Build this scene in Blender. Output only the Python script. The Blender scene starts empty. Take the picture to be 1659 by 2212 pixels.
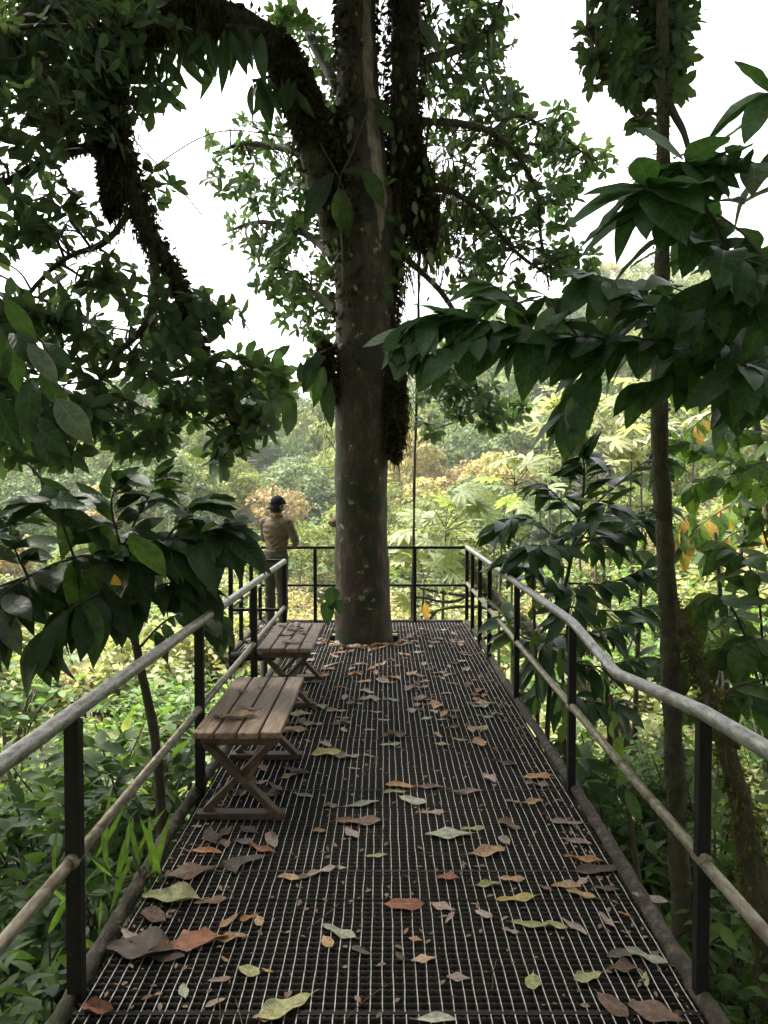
import bpy, math, random
import numpy as np
from mathutils import Vector, Matrix

# ------------------------------------------------------------------ camera, sky, sun, exposure
sc = bpy.context.scene
F = 1598.0            # focal length in pixels of the 1659 x 2212 view used for measuring
CAMZ = 1.75           # eye height over the deck (deck top is z = 0)
PITCH = math.atan(49.0 / F)
cam_d = bpy.data.cameras.new('camera'); cam = bpy.data.objects.new('camera', cam_d)
sc.collection.objects.link(cam); sc.camera = cam
cam_d.sensor_fit = 'VERTICAL'; cam_d.sensor_height = 36.0; cam_d.lens = 36.0 * F / 2212.0
cam_d.clip_start = 0.05; cam_d.clip_end = 3000
cam.location = (0, 0, CAMZ); cam.rotation_euler = (math.pi / 2 - PITCH, 0, 0)

SUN_EL, SUN_AZ = math.radians(60), math.radians(-62)     # azimuth from +Y towards +X
w = bpy.data.worlds.new('World'); sc.world = w; w.use_nodes = True
nt = w.node_tree; nt.nodes.clear()
o_ = nt.nodes.new('ShaderNodeOutputWorld'); bg = nt.nodes.new('ShaderNodeBackground')
sky = nt.nodes.new('ShaderNodeTexSky'); sky.sky_type = 'NISHITA'; sky.sun_disc = False
sky.sun_elevation = SUN_EL; sky.sun_rotation = SUN_AZ
sky.air_density = 1.0; sky.dust_density = 6.0; sky.ozone_density = 0.6
hs = nt.nodes.new('ShaderNodeHueSaturation'); hs.inputs['Saturation'].default_value = 0.10   # thin even cloud takes the blue out
nt.links.new(sky.outputs[0], hs.inputs['Color']); nt.links.new(hs.outputs[0], bg.inputs[0])
nt.links.new(bg.outputs[0], o_.inputs[0]); bg.inputs[1].default_value = 0.11
sd = bpy.data.lights.new('sun', 'SUN'); sd.energy = 2.6; sd.angle = math.radians(12); sd.color = (1.0, 0.95, 0.86)
so = bpy.data.objects.new('sun', sd); sc.collection.objects.link(so)
sdir = Vector((math.sin(SUN_AZ) * math.cos(SUN_EL), math.cos(SUN_AZ) * math.cos(SUN_EL), math.sin(SUN_EL)))
so.rotation_euler = sdir.to_track_quat('Z', 'Y').to_euler()
vs = sc.view_settings; vs.view_transform = 'Standard'; vs.look = 'None'; vs.gamma = 1.0; vs.use_curve_mapping = False
vs.exposure = 2.85
sc.render.engine = 'CYCLES'
cy = sc.cycles
cy.max_bounces = 6; cy.diffuse_bounces = 4; cy.glossy_bounces = 2; cy.transmission_bounces = 4; cy.volume_bounces = 1
cy.use_denoising = True; cy.sample_clamp_indirect = 6.0

RNG = np.random.default_rng(7); random.seed(7)
def rn(a, b): return random.uniform(a, b)

# ------------------------------------------------------------------ helpers
def px(u, v, y):
    """world point at depth y on the ray of pixel (u, v)"""
    a = (u - 829.5) / F; b = -(v - 1106.0) / F
    fwd = math.cos(PITCH) + b * math.sin(PITCH); up = b * math.cos(PITCH) - math.sin(PITCH)
    k = y / fwd
    return np.array([a * k, y, CAMZ + up * k])
def deckpt(u, v, z=0.0):
    p = px(u, v, 1.0); t = (z - CAMZ) / (p[2] - CAMZ)
    return np.array([p[0] * t, t, z])
def link(o): sc.collection.objects.link(o); return o
def tag(o, label=None, cat=None, group=None, kind=None):
    if label: o['label'] = label
    if cat: o['category'] = cat
    if group: o['group'] = group
    if kind: o['kind'] = kind
    return o
def empty(name, loc=(0, 0, 0)):
    o = bpy.data.objects.new(name, None); o.location = Vector([float(c) for c in loc]); o.empty_display_size = 0.1
    return link(o)
def setparent(o, parent):
    """geometry is written in world coordinates: cancel the offset of a parent Empty"""
    if parent is None: return
    o.parent = parent
    if parent.type == 'EMPTY': o.matrix_parent_inverse = Matrix.Translation(-parent.location)
def mesh_np(name, V, Fc, mat=None, smooth=False, rnd=None, uv=None):
    V = np.ascontiguousarray(V, dtype=np.float32); Fc = np.ascontiguousarray(Fc, dtype=np.int32)
    k = Fc.shape[1]
    me = bpy.data.meshes.new(name)
    me.vertices.add(len(V)); me.vertices.foreach_set('co', V.ravel())
    me.loops.add(Fc.size); me.loops.foreach_set('vertex_index', Fc.ravel())
    me.polygons.add(len(Fc)); me.polygons.foreach_set('loop_start', np.arange(0, Fc.size, k, dtype=np.int32))
    if uv is not None:
        ul = me.uv_layers.new(name='UVMap'); ul.data.foreach_set('uv', np.ascontiguousarray(uv[Fc.ravel()], dtype=np.float32).ravel())
    me.update(calc_edges=True); me.validate()
    if rnd is not None:
        a = me.attributes.new('rnd', 'FLOAT', 'POINT'); a.data.foreach_set('value', np.ascontiguousarray(rnd, dtype=np.float32))
    if smooth: me.polygons.foreach_set('use_smooth', np.ones(len(me.polygons), dtype=bool))
    if mat: me.materials.append(mat)
    return me
def obj(name, me, parent=None):
    o = bpy.data.objects.new(name, me); link(o); setparent(o, parent); return o
def dup(root, loc=None, rz=0.0, s=1.0):
    r = root.copy(); link(r)
    if loc is not None:
        r.location = Vector([float(c) for c in loc]); r.rotation_euler = (0, 0, rz); r.scale = (s, s, s) if np.isscalar(s) else s
    for ch in root.children:
        c = ch.copy(); link(c); c.parent = r
        for g in ch.children:
            d = g.copy(); link(d); d.parent = c
    return r

class MB:
    """collects boxes, tubes and sheets; build() links them as one mesh"""
    def __init__(s): s.v = []; s.f = []
    def add(s, vs_, fs_):
        b = len(s.v); s.v.extend([tuple(p) for p in vs_]); s.f.extend([tuple(i + b for i in f) for f in fs_])
    def box(s, c, d, R=None, taper=1.0):
        hx, hy, hz = d[0] / 2, d[1] / 2, d[2] / 2
        P = []
        for z in (-hz, hz):
            t = taper if z > 0 else 1.0
            P += [(-hx * t, -hy * t, z), (hx * t, -hy * t, z), (hx * t, hy * t, z), (-hx * t, hy * t, z)]
        P = np.array(P)
        if R is not None: P = P @ np.array(R).T
        s.add(P + np.array(c), [(3, 2, 1, 0), (4, 5, 6, 7), (0, 1, 5, 4), (1, 2, 6, 5), (2, 3, 7, 6), (3, 0, 4, 7)])
    def bar(s, a, b, wx, wz, up=(0, 0, 1)):
        a = np.array(a, float); b = np.array(b, float); d = b - a; L = np.linalg.norm(d); d /= L
        x = np.cross(d, up); x /= np.linalg.norm(x); z = np.cross(x, d)
        s.box((a + b) / 2, (wx, L, wz), np.column_stack([x, d, z]))
    def tube(s, path, rad, n=8, cap=True, ell=None, jit=0.0, twist=0.0):
        P = np.array(path, float); m = len(P)
        rad = np.broadcast_to(np.array(rad, float), (m,))
        T = np.gradient(P, axis=0); T /= np.linalg.norm(T, axis=1)[:, None] + 1e-9
        ref = np.array([0, 0, 1.0]) if abs(T[0][2]) < 0.9 else np.array([0, 1.0, 0])
        x = np.cross(T[0], ref); x /= np.linalg.norm(x); vs_ = []
        for i in range(m):
            x = x - T[i] * (x @ T[i]); x /= np.linalg.norm(x) + 1e-9; y = np.cross(T[i], x)
            for k in range(n):
                a = 2 * math.pi * k / n + twist * i
                r = rad[i] * (1 + (random.uniform(-jit, jit) if jit else 0))
                e = (1, 1) if ell is None else ell[i] if isinstance(ell, list) else ell
                vs_.append(P[i] + x * math.cos(a) * r * e[0] + y * math.sin(a) * r * e[1])
        fs_ = [(i * n + k, i * n + (k + 1) % n, (i + 1) * n + (k + 1) % n, (i + 1) * n + k) for i in range(m - 1) for k in range(n)]
        if cap: fs_ += [tuple(range(n - 1, -1, -1)), tuple((m - 1) * n + k for k in range(n))]
        s.add(vs_, fs_)
    def mesh(s, name, mat, smooth=False, bevel=0.0):
        me = bpy.data.meshes.new(name); me.from_pydata([tuple(map(float, p)) for p in s.v], [], s.f); me.update()
        if smooth: me.polygons.foreach_set('use_smooth', np.ones(len(me.polygons), dtype=bool))
        if mat: me.materials.append(mat)
        return me
    def build(s, name, mat, parent=None, smooth=False, bevel=0.0):
        o = obj(name, s.mesh(name, mat, smooth), parent)
        if bevel:
            m = o.modifiers.new('bevel', 'BEVEL'); m.width = bevel; m.segments = 2; m.limit_method = 'ANGLE'
        return o
def spline(pts, n):
    """smooth polyline through points (Catmull-Rom), n points per span"""
    P = np.array(pts, float); P = np.vstack([2 * P[0] - P[1], P, 2 * P[-1] - P[-2]]); out = []
    for i in range(1, len(P) - 2):
        for t in np.linspace(0, 1, n, endpoint=False):
            out.append(0.5 * ((2 * P[i]) + (-P[i - 1] + P[i + 1]) * t + (2 * P[i - 1] - 5 * P[i] + 4 * P[i + 1] - P[i + 2]) * t * t + (-P[i - 1] + 3 * P[i] - 3 * P[i + 1] + P[i + 2]) * t ** 3))
    out.append(P[-2]); return np.array(out)
def wob(P, k):      # smooth pseudo noise
    P = np.asarray(P, float)
    return (np.sin(P[..., 0] * 1.7 * k + 1.3) * np.cos(P[..., 1] * 2.1 * k + 0.4) + np.sin(P[..., 2] * 1.9 * k + P[..., 0] * k * 0.8 + 2.0) + np.sin(P[..., 1] * 1.3 * k - P[..., 2] * 1.1 * k + 4.0)) / 3.0
def norm(a): return a / (np.linalg.norm(a, axis=-1, keepdims=True) + 1e-9)
def frames(d, n):
    """columns x (across), y (along leaf), z (leaf normal)"""
    y = norm(np.asarray(d, float)); x = norm(np.cross(y, n)); z = np.cross(x, y)
    return np.stack([x, y, z], axis=-1)
def leaf_t(n=3, w=0.42, p=1.0, q=0.9, fold=0.25, droop=0.15, wave=0.0, tip=0.0, petiole=0.0, curl=0.0, ph=0.0):
    """unit leaf along +Y: n+1 cross rows, folded on the midrib; returns verts, triangles, uv"""
    ts = np.linspace(0, 1, n + 2); V = []; U = []; rows = []
    def zc(t): return -droop * t * t
    for t in ts:
        h = w / 2 * max(0.0, math.sin(math.pi * t ** p)) ** q
        if tip and t > 0.72: h *= 1 - tip * (t - 0.72) / 0.28
        if t <= 0 or t >= 1: rows.append([len(V)]); V.append((0, t, zc(t))); U.append((t, 0)); continue
        r = len(V); rows.append([r, r + 1, r + 2])
        zz = zc(t)
        for sx in (-1, 0, 1):
            z = zz + abs(sx) * (fold * h + wave * h * math.sin(t * 17 + sx * 1.3 + ph) - curl * h * h * 3)
            V.append((sx * h, t, z)); U.append((t, sx))
    Fs = []
    for a, b in zip(rows[:-1], rows[1:]):
        if len(a) == 1 and len(b) == 3: Fs += [(a[0], b[1], b[0]), (a[0], b[2], b[1])]
        elif len(a) == 3 and len(b) == 3: Fs += [(a[0], a[1], b[1]), (a[0], b[1], b[0]), (a[1], a[2], b[2]), (a[1], b[2], b[1])]
        elif len(a) == 3: Fs += [(a[0], a[1], b[0]), (a[1], a[2], b[0])]
    if petiole:
        k = len(V); r = 0.012
        V += [(-r, 0.01, 0), (r, 0.01, 0), (r * .8, -petiole, 0.02), (-r * .8, -petiole, 0.02), (0, 0.01, -r * 1.5), (0, -petiole, 0.02 - r * 1.5)]
        U += [(0.02, 0)] * 6
        Fs += [(k, k + 1, k + 2), (k, k + 2, k + 3), (k, k + 3, k + 5), (k, k + 5, k + 4), (k + 1, k + 4, k + 5), (k + 1, k + 5, k + 2)]
    return np.array(V, float), np.array(Fs, int), np.array(U, float)
def scatter(T, pos, R, s):
    """N copies of a leaf template as one vertex / face array with a random value per leaf"""
    V, Fs, _ = T; N = len(pos); k = len(V)
    s = np.broadcast_to(np.asarray(s, float), (N,))
    W = np.einsum('nij,kj->nki', R, V) * s[:, None, None] + np.asarray(pos)[:, None, :]
    FF = (Fs[None] + (np.arange(N) * k)[:, None, None]).reshape(-1, 3)
    return W.reshape(-1, 3), FF, np.repeat(RNG.random(N), k)
def merge(parts):
    V, Fs, R = [], [], []; b = 0
    for v, f, r in parts: V.append(v); Fs.append(f + b); R.append(r); b += len(v)
    return np.vstack(V), np.vstack(Fs), np.concatenate(R)
def foliage(name, parts, mat, parent=None, kind=None):
    V, Fs, R = merge(parts); o = obj(name, mesh_np(name, V, Fs, mat, rnd=R), parent)
    if kind: o['kind'] = kind
    return o
def rdirs(n): return norm(RNG.normal(size=(n, 3)))

# ------------------------------------------------------------------ materials
def newmat(name):
    m = bpy.data.materials.new(name); m.use_nodes = True; m.node_tree.nodes.clear(); return m, m.node_tree.nodes, m.node_tree.links
def ramp(N, cols, pos=None):
    r = N.new('ShaderNodeValToRGB'); e = r.color_ramp.elements
    pos = pos or [i / max(1, len(cols) - 1) for i in range(len(cols))]
    while len(e) < len(cols): e.new(0.5)
    for el, c, p in zip(e, cols, pos): el.position = p; el.color = (*c, 1)
    return r
def leafmat(name, cols, transl=0.35, rough=0.55, spec=0.22, vein=0.0, tcol=1.6, blotch=0.35, nscale=6.0):
    m, N, L = newmat(name)
    out = N.new('ShaderNodeOutputMaterial'); p = N.new('ShaderNodeBsdfPrincipled'); tr = N.new('ShaderNodeBsdfTranslucent'); mx = N.new('ShaderNodeMixShader')
    at = N.new('ShaderNodeAttribute'); at.attribute_name = 'rnd'; oi = N.new('ShaderNodeObjectInfo')
    ad = N.new('ShaderNodeMath'); ad.operation = 'ADD'; fr = N.new('ShaderNodeMath'); fr.operation = 'FRACT'
    L.new(at.outputs['Fac'], ad.inputs[0]); L.new(oi.outputs['Random'], ad.inputs[1]); L.new(ad.outputs[0], fr.inputs[0])
    r = ramp(N, cols); L.new(fr.outputs[0], r.inputs[0])
    tc = N.new('ShaderNodeTexCoord'); no = N.new('ShaderNodeTexNoise'); no.inputs['Scale'].default_value = nscale; no.inputs['Detail'].default_value = 3
    L.new(tc.outputs['Object'], no.inputs['Vector'])
    mr = N.new('ShaderNodeMapRange'); mr.inputs[1].default_value = 0.3; mr.inputs[2].default_value = 0.7; mr.inputs[3].default_value = 1 - blotch; mr.inputs[4].default_value = 1 + blotch
    L.new(no.outputs['Fac'], mr.inputs[0])
    mul = N.new('ShaderNodeMix'); mul.data_type = 'RGBA'; mul.blend_type = 'MULTIPLY'; mul.inputs[0].default_value = 1
    L.new(r.outputs[0], mul.inputs[6]); L.new(mr.outputs[0], mul.inputs[7]); col = mul.outputs[2]
    if vein:
        uv = N.new('ShaderNodeUVMap'); sx = N.new('ShaderNodeSeparateXYZ'); L.new(uv.outputs[0], sx.inputs[0])
        ab = N.new('ShaderNodeMath'); ab.operation = 'ABSOLUTE'; L.new(sx.outputs[1], ab.inputs[0])
        m1 = N.new('ShaderNodeMath'); m1.operation = 'MULTIPLY_ADD'; m1.inputs[1].default_value = -0.16; L.new(ab.outputs[0], m1.inputs[0]); L.new(sx.outputs[0], m1.inputs[2])
        m2 = N.new('ShaderNodeMath'); m2.operation = 'MULTIPLY'; m2.inputs[1].default_value = 55; L.new(m1.outputs[0], m2.inputs[0])
        m3 = N.new('ShaderNodeMath'); m3.operation = 'SINE'; L.new(m2.outputs[0], m3.inputs[0])
        m4 = N.new('ShaderNodeMapRange'); m4.inputs[1].default_value = 0.82; m4.inputs[2].default_value = 1.0; L.new(m3.outputs[0], m4.inputs[0])
        m5 = N.new('ShaderNodeMapRange'); m5.inputs[1].default_value = 0.09; m5.inputs[2].default_value = 0.03; L.new(ab.outputs[0], m5.inputs[0])
        m6 = N.new('ShaderNodeMath'); m6.operation = 'MAXIMUM'; L.new(m4.outputs[0], m6.inputs[0]); L.new(m5.outputs[0], m6.inputs[1])
        m7 = N.new('ShaderNodeMath'); m7.operation = 'MULTIPLY'; m7.inputs[1].default_value = vein; L.new(m6.outputs[0], m7.inputs[0])
        li = N.new('ShaderNodeMix'); li.data_type = 'RGBA'; li.blend_type = 'MIX'; L.new(m7.outputs[0], li.inputs[0]); L.new(col, li.inputs[6])
        c2 = np.array(cols[-1]) * 1.6 + 0.03; li.inputs[7].default_value = (*c2, 1); col = li.outputs[2]
        bp = N.new('ShaderNodeBump'); bp.inputs['Strength'].default_value = 0.35; bp.inputs['Distance'].default_value = 0.004; bp.invert = True
        L.new(m6.outputs[0], bp.inputs['Height']); L.new(bp.outputs[0], p.inputs['Normal'])
    L.new(col, p.inputs['Base Color']); p.inputs['Roughness'].default_value = rough; p.inputs['Specular IOR Level'].default_value = spec
    tm = N.new('ShaderNodeMix'); tm.data_type = 'RGBA'; tm.blend_type = 'MULTIPLY'; tm.inputs[0].default_value = 1; tm.clamp_result = False
    L.new(col, tm.inputs[6]); tm.inputs[7].default_value = (tcol * 1.05, tcol * 1.1, tcol * 0.55, 1); L.new(tm.outputs[2], tr.inputs['Color'])
    mx.inputs[0].default_value = transl; L.new(p.outputs[0], mx.inputs[1]); L.new(tr.outputs[0], mx.inputs[2]); L.new(mx.outputs[0], out.inputs[0])
    return m
def surf(name, cols, scale=8.0, rough=(0.6, 0.9), bump=0.3, bdist=0.01, detail=6, stretch=(1, 1, 1), spots=None, metallic=0.0, pos=None, spec=0.4, coord='Object', mask=None):
    """noise-mottled surface; spots = (colour, scale, threshold) adds patches such as lichen or rust"""
    m, N, L = newmat(name); out = N.new('ShaderNodeOutputMaterial'); p = N.new('ShaderNodeBsdfPrincipled')
    tc = N.new('ShaderNodeTexCoord'); mp = N.new('ShaderNodeMapping'); mp.inputs['Scale'].default_value = stretch
    L.new(tc.outputs[coord], mp.inputs[0]); no = N.new('ShaderNodeTexNoise'); no.inputs['Scale'].default_value = scale; no.inputs['Detail'].default_value = detail; no.inputs['Roughness'].default_value = 0.65
    L.new(mp.outputs[0], no.inputs['Vector']); r = ramp(N, cols, pos or [0.3 + 0.4 * i / max(1, len(cols) - 1) for i in range(len(cols))]); L.new(no.outputs['Fac'], r.inputs[0]); col = r.outputs[0]
    for sp in (spots or []):
        n2 = N.new('ShaderNodeTexNoise'); n2.inputs['Scale'].default_value = sp[1]; n2.inputs['Detail'].default_value = 5; n2.inputs['Roughness'].default_value = 0.6
        L.new(tc.outputs[coord], n2.inputs['Vector']); mr = N.new('ShaderNodeMapRange'); mr.inputs[1].default_value = sp[2]; mr.inputs[2].default_value = sp[2] + 0.05; L.new(n2.outputs['Fac'], mr.inputs[0])
        mx = N.new('ShaderNodeMix'); mx.data_type = 'RGBA'; L.new(mr.outputs[0], mx.inputs[0]); L.new(col, mx.inputs[6]); mx.inputs[7].default_value = (*sp[0], 1); col = mx.outputs[2]
    if mask:        # second bark colour where the vertex value says so, with a ragged edge
        at = N.new('ShaderNodeAttribute'); at.attribute_name = 'rnd'; n3 = N.new('ShaderNodeTexNoise'); n3.inputs['Scale'].default_value = 7; n3.inputs['Detail'].default_value = 6; L.new(mp.outputs[0], n3.inputs['Vector'])
        ad = N.new('ShaderNodeMath'); ad.operation = 'ADD'; L.new(at.outputs['Fac'], ad.inputs[0]); L.new(n3.outputs['Fac'], ad.inputs[1]); m1 = N.new('ShaderNodeMapRange'); m1.inputs[1].default_value = .98; m1.inputs[2].default_value = 1.08; L.new(ad.outputs[0], m1.inputs[0])
        r2 = ramp(N, mask, [.3, .5, .7]); L.new(no.outputs['Fac'], r2.inputs[0]); mx = N.new('ShaderNodeMix'); mx.data_type = 'RGBA'; L.new(m1.outputs[0], mx.inputs[0]); L.new(col, mx.inputs[6]); L.new(r2.outputs[0], mx.inputs[7]); col = mx.outputs[2]
    L.new(col, p.inputs['Base Color']); rr = N.new('ShaderNodeMapRange'); rr.inputs[3].default_value = rough[0]; rr.inputs[4].default_value = rough[1]; L.new(no.outputs['Fac'], rr.inputs[0]); L.new(rr.outputs[0], p.inputs['Roughness'])
    p.inputs['Metallic'].default_value = metallic; p.inputs['Specular IOR Level'].default_value = spec
    if bump:
        bp = N.new('ShaderNodeBump'); bp.inputs['Strength'].default_value = bump; bp.inputs['Distance'].default_value = bdist; L.new(no.outputs['Fac'], bp.inputs['Height']); L.new(bp.outputs[0], p.inputs['Normal'])
    L.new(p.outputs[0], out.inputs[0]); return m

M = {}
M['ground'] = surf('ground_soil', [(0.03, 0.045, 0.012), (0.07, 0.085, 0.025), (0.12, 0.12, 0.045)], scale=1.2, bump=0.5, bdist=0.05)
M['bark'] = surf('trunk_bark', [(0.014, 0.009, 0.006), (0.042, 0.026, 0.017), (0.115, 0.074, 0.050)], scale=11, stretch=(1, 1, 0.4), bump=1.0, bdist=0.02, detail=10, spots=[((0.018, 0.022, 0.008), 2.2, 0.52), ((0.25, 0.22, 0.165), 7.0, 0.63), ((0.19, 0.15, 0.11), 26.0, 0.67)], mask=[(0.06, 0.042, 0.03), (0.20, 0.15, 0.115), (0.33, 0.27, 0.215)])
M['palebark'] = surf('pale_bark', [(0.10, 0.07, 0.05), (0.22, 0.16, 0.12), (0.34, 0.27, 0.21)], scale=14, stretch=(1, 1, 0.4), bump=0.6, bdist=0.012, spots=[((0.04, 0.03, 0.02), 9, 0.62)])
M['mossbark'] = surf('mossy_bark', [(0.02, 0.018, 0.01), (0.05, 0.042, 0.022), (0.075, 0.075, 0.03)], scale=12, bump=1.0, bdist=0.03, detail=8)
M['twig'] = surf('twig_bark', [(0.035, 0.026, 0.018), (0.08, 0.06, 0.04)], scale=20, bump=0.2)
M['greentwig'] = surf('green_twig', [(0.05, 0.06, 0.02), (0.10, 0.11, 0.04)], scale=20, bump=0.2)
M['fartrunk'] = surf('far_trunk_bark', [(0.2, 0.18, 0.14), (0.4, 0.36, 0.3)], scale=3, bump=0)
M['moss'] = leafmat('hanging_moss', [(0.02, 0.018, 0.010), (0.04, 0.034, 0.018), (0.06, 0.058, 0.024)], transl=0.2, rough=0.9, spec=0.05)
M['crown'] = leafmat('crown_leaf', [(0.05, 0.08, 0.042), (0.065, 0.10, 0.05), (0.06, 0.11, 0.058), (0.095, 0.125, 0.055)], transl=0.48, rough=0.45)
M['crown_l'] = leafmat('light_crown_leaf', [(0.05, 0.09, 0.035), (0.06, 0.11, 0.05), (0.09, 0.13, 0.05)], transl=0.45, rough=0.4)
M['bigleaf'] = leafmat('big_leaf', [(0.035, 0.08, 0.026), (0.045, 0.10, 0.034), (0.062, 0.12, 0.042)], transl=0.38, rough=0.42, spec=0.35, vein=0.3)
M['bigleaf2'] = leafmat('pale_backed_leaf', [(0.10, 0.13, 0.085), (0.16, 0.19, 0.13)], transl=0.25, rough=0.55, vein=0.3)
M['glossy'] = leafmat('glossy_leaf', [(0.020, 0.052, 0.016), (0.03, 0.07, 0.022), (0.045, 0.09, 0.03)], transl=0.25, rough=0.36, spec=0.35, vein=0.12)
M['darkleaf'] = leafmat('dark_leaf', [(0.018, 0.04, 0.014), (0.028, 0.058, 0.018), (0.04, 0.075, 0.024)], transl=0.28, rough=0.42, spec=0.32, vein=0.25)
M['bright'] = leafmat('bright_leaf', [(0.08, 0.16, 0.03), (0.11, 0.20, 0.035), (0.16, 0.24, 0.05)], transl=0.5, rough=0.45, vein=0.2)
M['palm'] = leafmat('pale_palmate_leaf', [(0.13, 0.17, 0.07), (0.17, 0.205, 0.09), (0.23, 0.25, 0.13)], transl=0.4, rough=0.5, vein=0.15)
M['yellow'] = leafmat('yellow_leaf', [(0.35, 0.26, 0.04), (0.4, 0.2, 0.05)], transl=0.4, vein=0.2)
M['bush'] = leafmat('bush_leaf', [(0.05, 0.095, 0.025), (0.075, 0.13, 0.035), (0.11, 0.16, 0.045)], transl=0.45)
M['bush_d'] = leafmat('dark_bush_leaf', [(0.03, 0.06, 0.02), (0.045, 0.085, 0.026), (0.075, 0.12, 0.036)], transl=0.4)
M['bush_l'] = leafmat('lime_bush_leaf', [(0.08, 0.125, 0.03), (0.12, 0.16, 0.045), (0.17, 0.20, 0.075)], transl=0.4)
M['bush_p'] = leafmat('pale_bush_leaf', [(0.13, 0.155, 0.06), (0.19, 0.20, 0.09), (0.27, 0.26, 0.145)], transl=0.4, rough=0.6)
M['bush_b'] = leafmat('tan_bush_leaf', [(0.22, 0.18, 0.09), (0.26, 0.20, 0.11), (0.2, 0.2, 0.07)], transl=0.35, rough=0.7)
FARC = [('yellow green', [(0.095, 0.125, 0.038), (0.13, 0.155, 0.048), (0.175, 0.185, 0.065)]),
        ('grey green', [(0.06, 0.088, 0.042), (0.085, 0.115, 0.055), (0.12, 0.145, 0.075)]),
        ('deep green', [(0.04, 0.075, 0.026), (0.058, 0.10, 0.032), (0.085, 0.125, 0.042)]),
        ('straw coloured', [(0.20, 0.18, 0.08), (0.25, 0.215, 0.10), (0.28, 0.25, 0.12)]),
        ('reddish brown', [(0.20, 0.14, 0.08), (0.24, 0.17, 0.10), (0.22, 0.19, 0.09)])]
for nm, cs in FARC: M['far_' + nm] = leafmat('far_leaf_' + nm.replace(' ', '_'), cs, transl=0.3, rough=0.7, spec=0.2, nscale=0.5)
M['rail'] = surf('worn_galvanised_pipe', [(0.11, 0.105, 0.10), (0.27, 0.26, 0.25), (0.46, 0.45, 0.44)], scale=60, rough=(0.30, 0.55), bump=0.15, bdist=0.002, metallic=0.55, stretch=(1, 0.3, 1), spots=[((0.17, 0.14, 0.11), 8, 0.60), ((0.08, 0.07, 0.06), 50, 0.66)])
M['midrail'] = surf('stained_pipe', [(0.09, 0.075, 0.052), (0.22, 0.19, 0.14), (0.38, 0.345, 0.28)], scale=55, rough=(0.36, 0.65), bump=0.15, bdist=0.002, metallic=0.4, stretch=(1, 0.3, 1), spots=[((0.13, 0.098, 0.062), 9, 0.58), ((0.07, 0.058, 0.04), 45, 0.66)])
M['post'] = surf('black_painted_steel', [(0.004, 0.004, 0.004), (0.008, 0.008, 0.007), (0.018, 0.016, 0.013)], scale=25, rough=(0.45, 0.8), bump=0.1, bdist=0.002, spec=0.22, spots=[((0.04, 0.025, 0.015), 14, 0.64)])
M['grate'] = surf('wet_rusty_bar', [(0.005, 0.004, 0.003), (0.014, 0.010, 0.007), (0.035, 0.024, 0.016)], scale=30, rough=(0.45, 0.85), bump=0.2, bdist=0.002)
M['rod'] = surf('galvanised_rod', [(0.30, 0.28, 0.25), (0.5, 0.48, 0.45), (0.6, 0.58, 0.55)], scale=18, rough=(0.35, 0.6), bump=0.1, bdist=0.001, metallic=0.25, spots=[((0.05, 0.035, 0.022), 7, 0.56)])
M['kerb'] = surf('dirty_edge_bar', [(0.010, 0.008, 0.006), (0.038, 0.028, 0.020), (0.13, 0.10, 0.08)], scale=22, rough=(0.7, 0.95), bump=1.0, bdist=0.015, detail=10, spots=[((0.02, 0.026, 0.008), 6, 0.6), ((0.14, 0.085, 0.045), 15, 0.66)])
M['wood'] = surf('weathered_plank', [(0.085, 0.05, 0.032), (0.21, 0.14, 0.096), (0.36, 0.265, 0.195)], scale=20, stretch=(2.2, 0.22, 2.2), rough=(0.5, 0.85), bump=0.4, bdist=0.004, detail=9, spots=[((0.2, 0.17, 0.09), 6, 0.6), ((0.035, 0.024, 0.016), 9, 0.63)])
M['legwood'] = surf('dark_leg_wood', [(0.03, 0.018, 0.012), (0.075, 0.045, 0.028), (0.13, 0.085, 0.055)], scale=14, rough=(0.5, 0.85), bump=0.4, bdist=0.004, detail=8, spots=[((0.05, 0.05, 0.02), 5, 0.62)])

# ------------------------------------------------------------------ ground: near slope, valley, far hillside (one sheet)
def sstep(a, b, x): t = np.clip((x - a) / (b - a), 0, 1); return t * t * (3 - 2 * t)
def gz(x, y):
    x = np.asarray(x, float); y = np.asarray(y, float)
    z = -3.1 - 0.055 * np.clip(y, -40, 36)
    z = z + 0.10 * np.clip(x - 3, 0, 12) * (1 - sstep(14, 40, y)) + 0.03 * np.clip(-x - 3, 0, 20)
    z = z + 0.30 * np.clip(x - 3.5, 0, 14) * sstep(9, 24, y) * (1 - .6 * sstep(40, 70, y))
    ang = x / np.maximum(np.abs(y), 20.0)
    slope = 0.125 + 0.235 * sstep(-0.12, 0.42, ang) + 0.05 * sstep(-0.25, 0.0, ang)
    d = np.clip(y - 36, 0, 160)
    z = z + slope * (d * d / (d + 22.0)) + 0.01 * np.clip(y - 196, 0, 400)
    z = z + 0.25 * np.sin(x * 0.31 + 1) * np.cos(y * 0.27) + 0.10 * np.sin(x * 1.1 + y * 0.7)
    z = z + sstep(60, 120, y) * 2.2 * np.sin(x * 0.045 + y * 0.021 + 0.6)
    return z
gx = np.concatenate([np.linspace(-420, -40, 30)[:-1], np.linspace(-40, 40, 90), np.linspace(40, 420, 30)[1:]])
gy = np.concatenate([np.linspace(-60, -5, 12)[:-1], np.linspace(-5, 60, 80), np.linspace(60, 620, 60)[1:]])
XX, YY = np.meshgrid(gx, gy); ZZ = gz(XX, YY); nx = len(gx)
Vg = np.stack([XX, YY, ZZ], -1).reshape(-1, 3)
ii = np.arange((len(gy) - 1) * nx).reshape(len(gy) - 1, nx)[:, :-1].ravel()
g = obj('ground', mesh_np('ground', Vg, np.stack([ii, ii + 1, ii + 1 + nx, ii + nx], 1), M['ground'], smooth=True)); tag(g, kind='structure')

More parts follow.
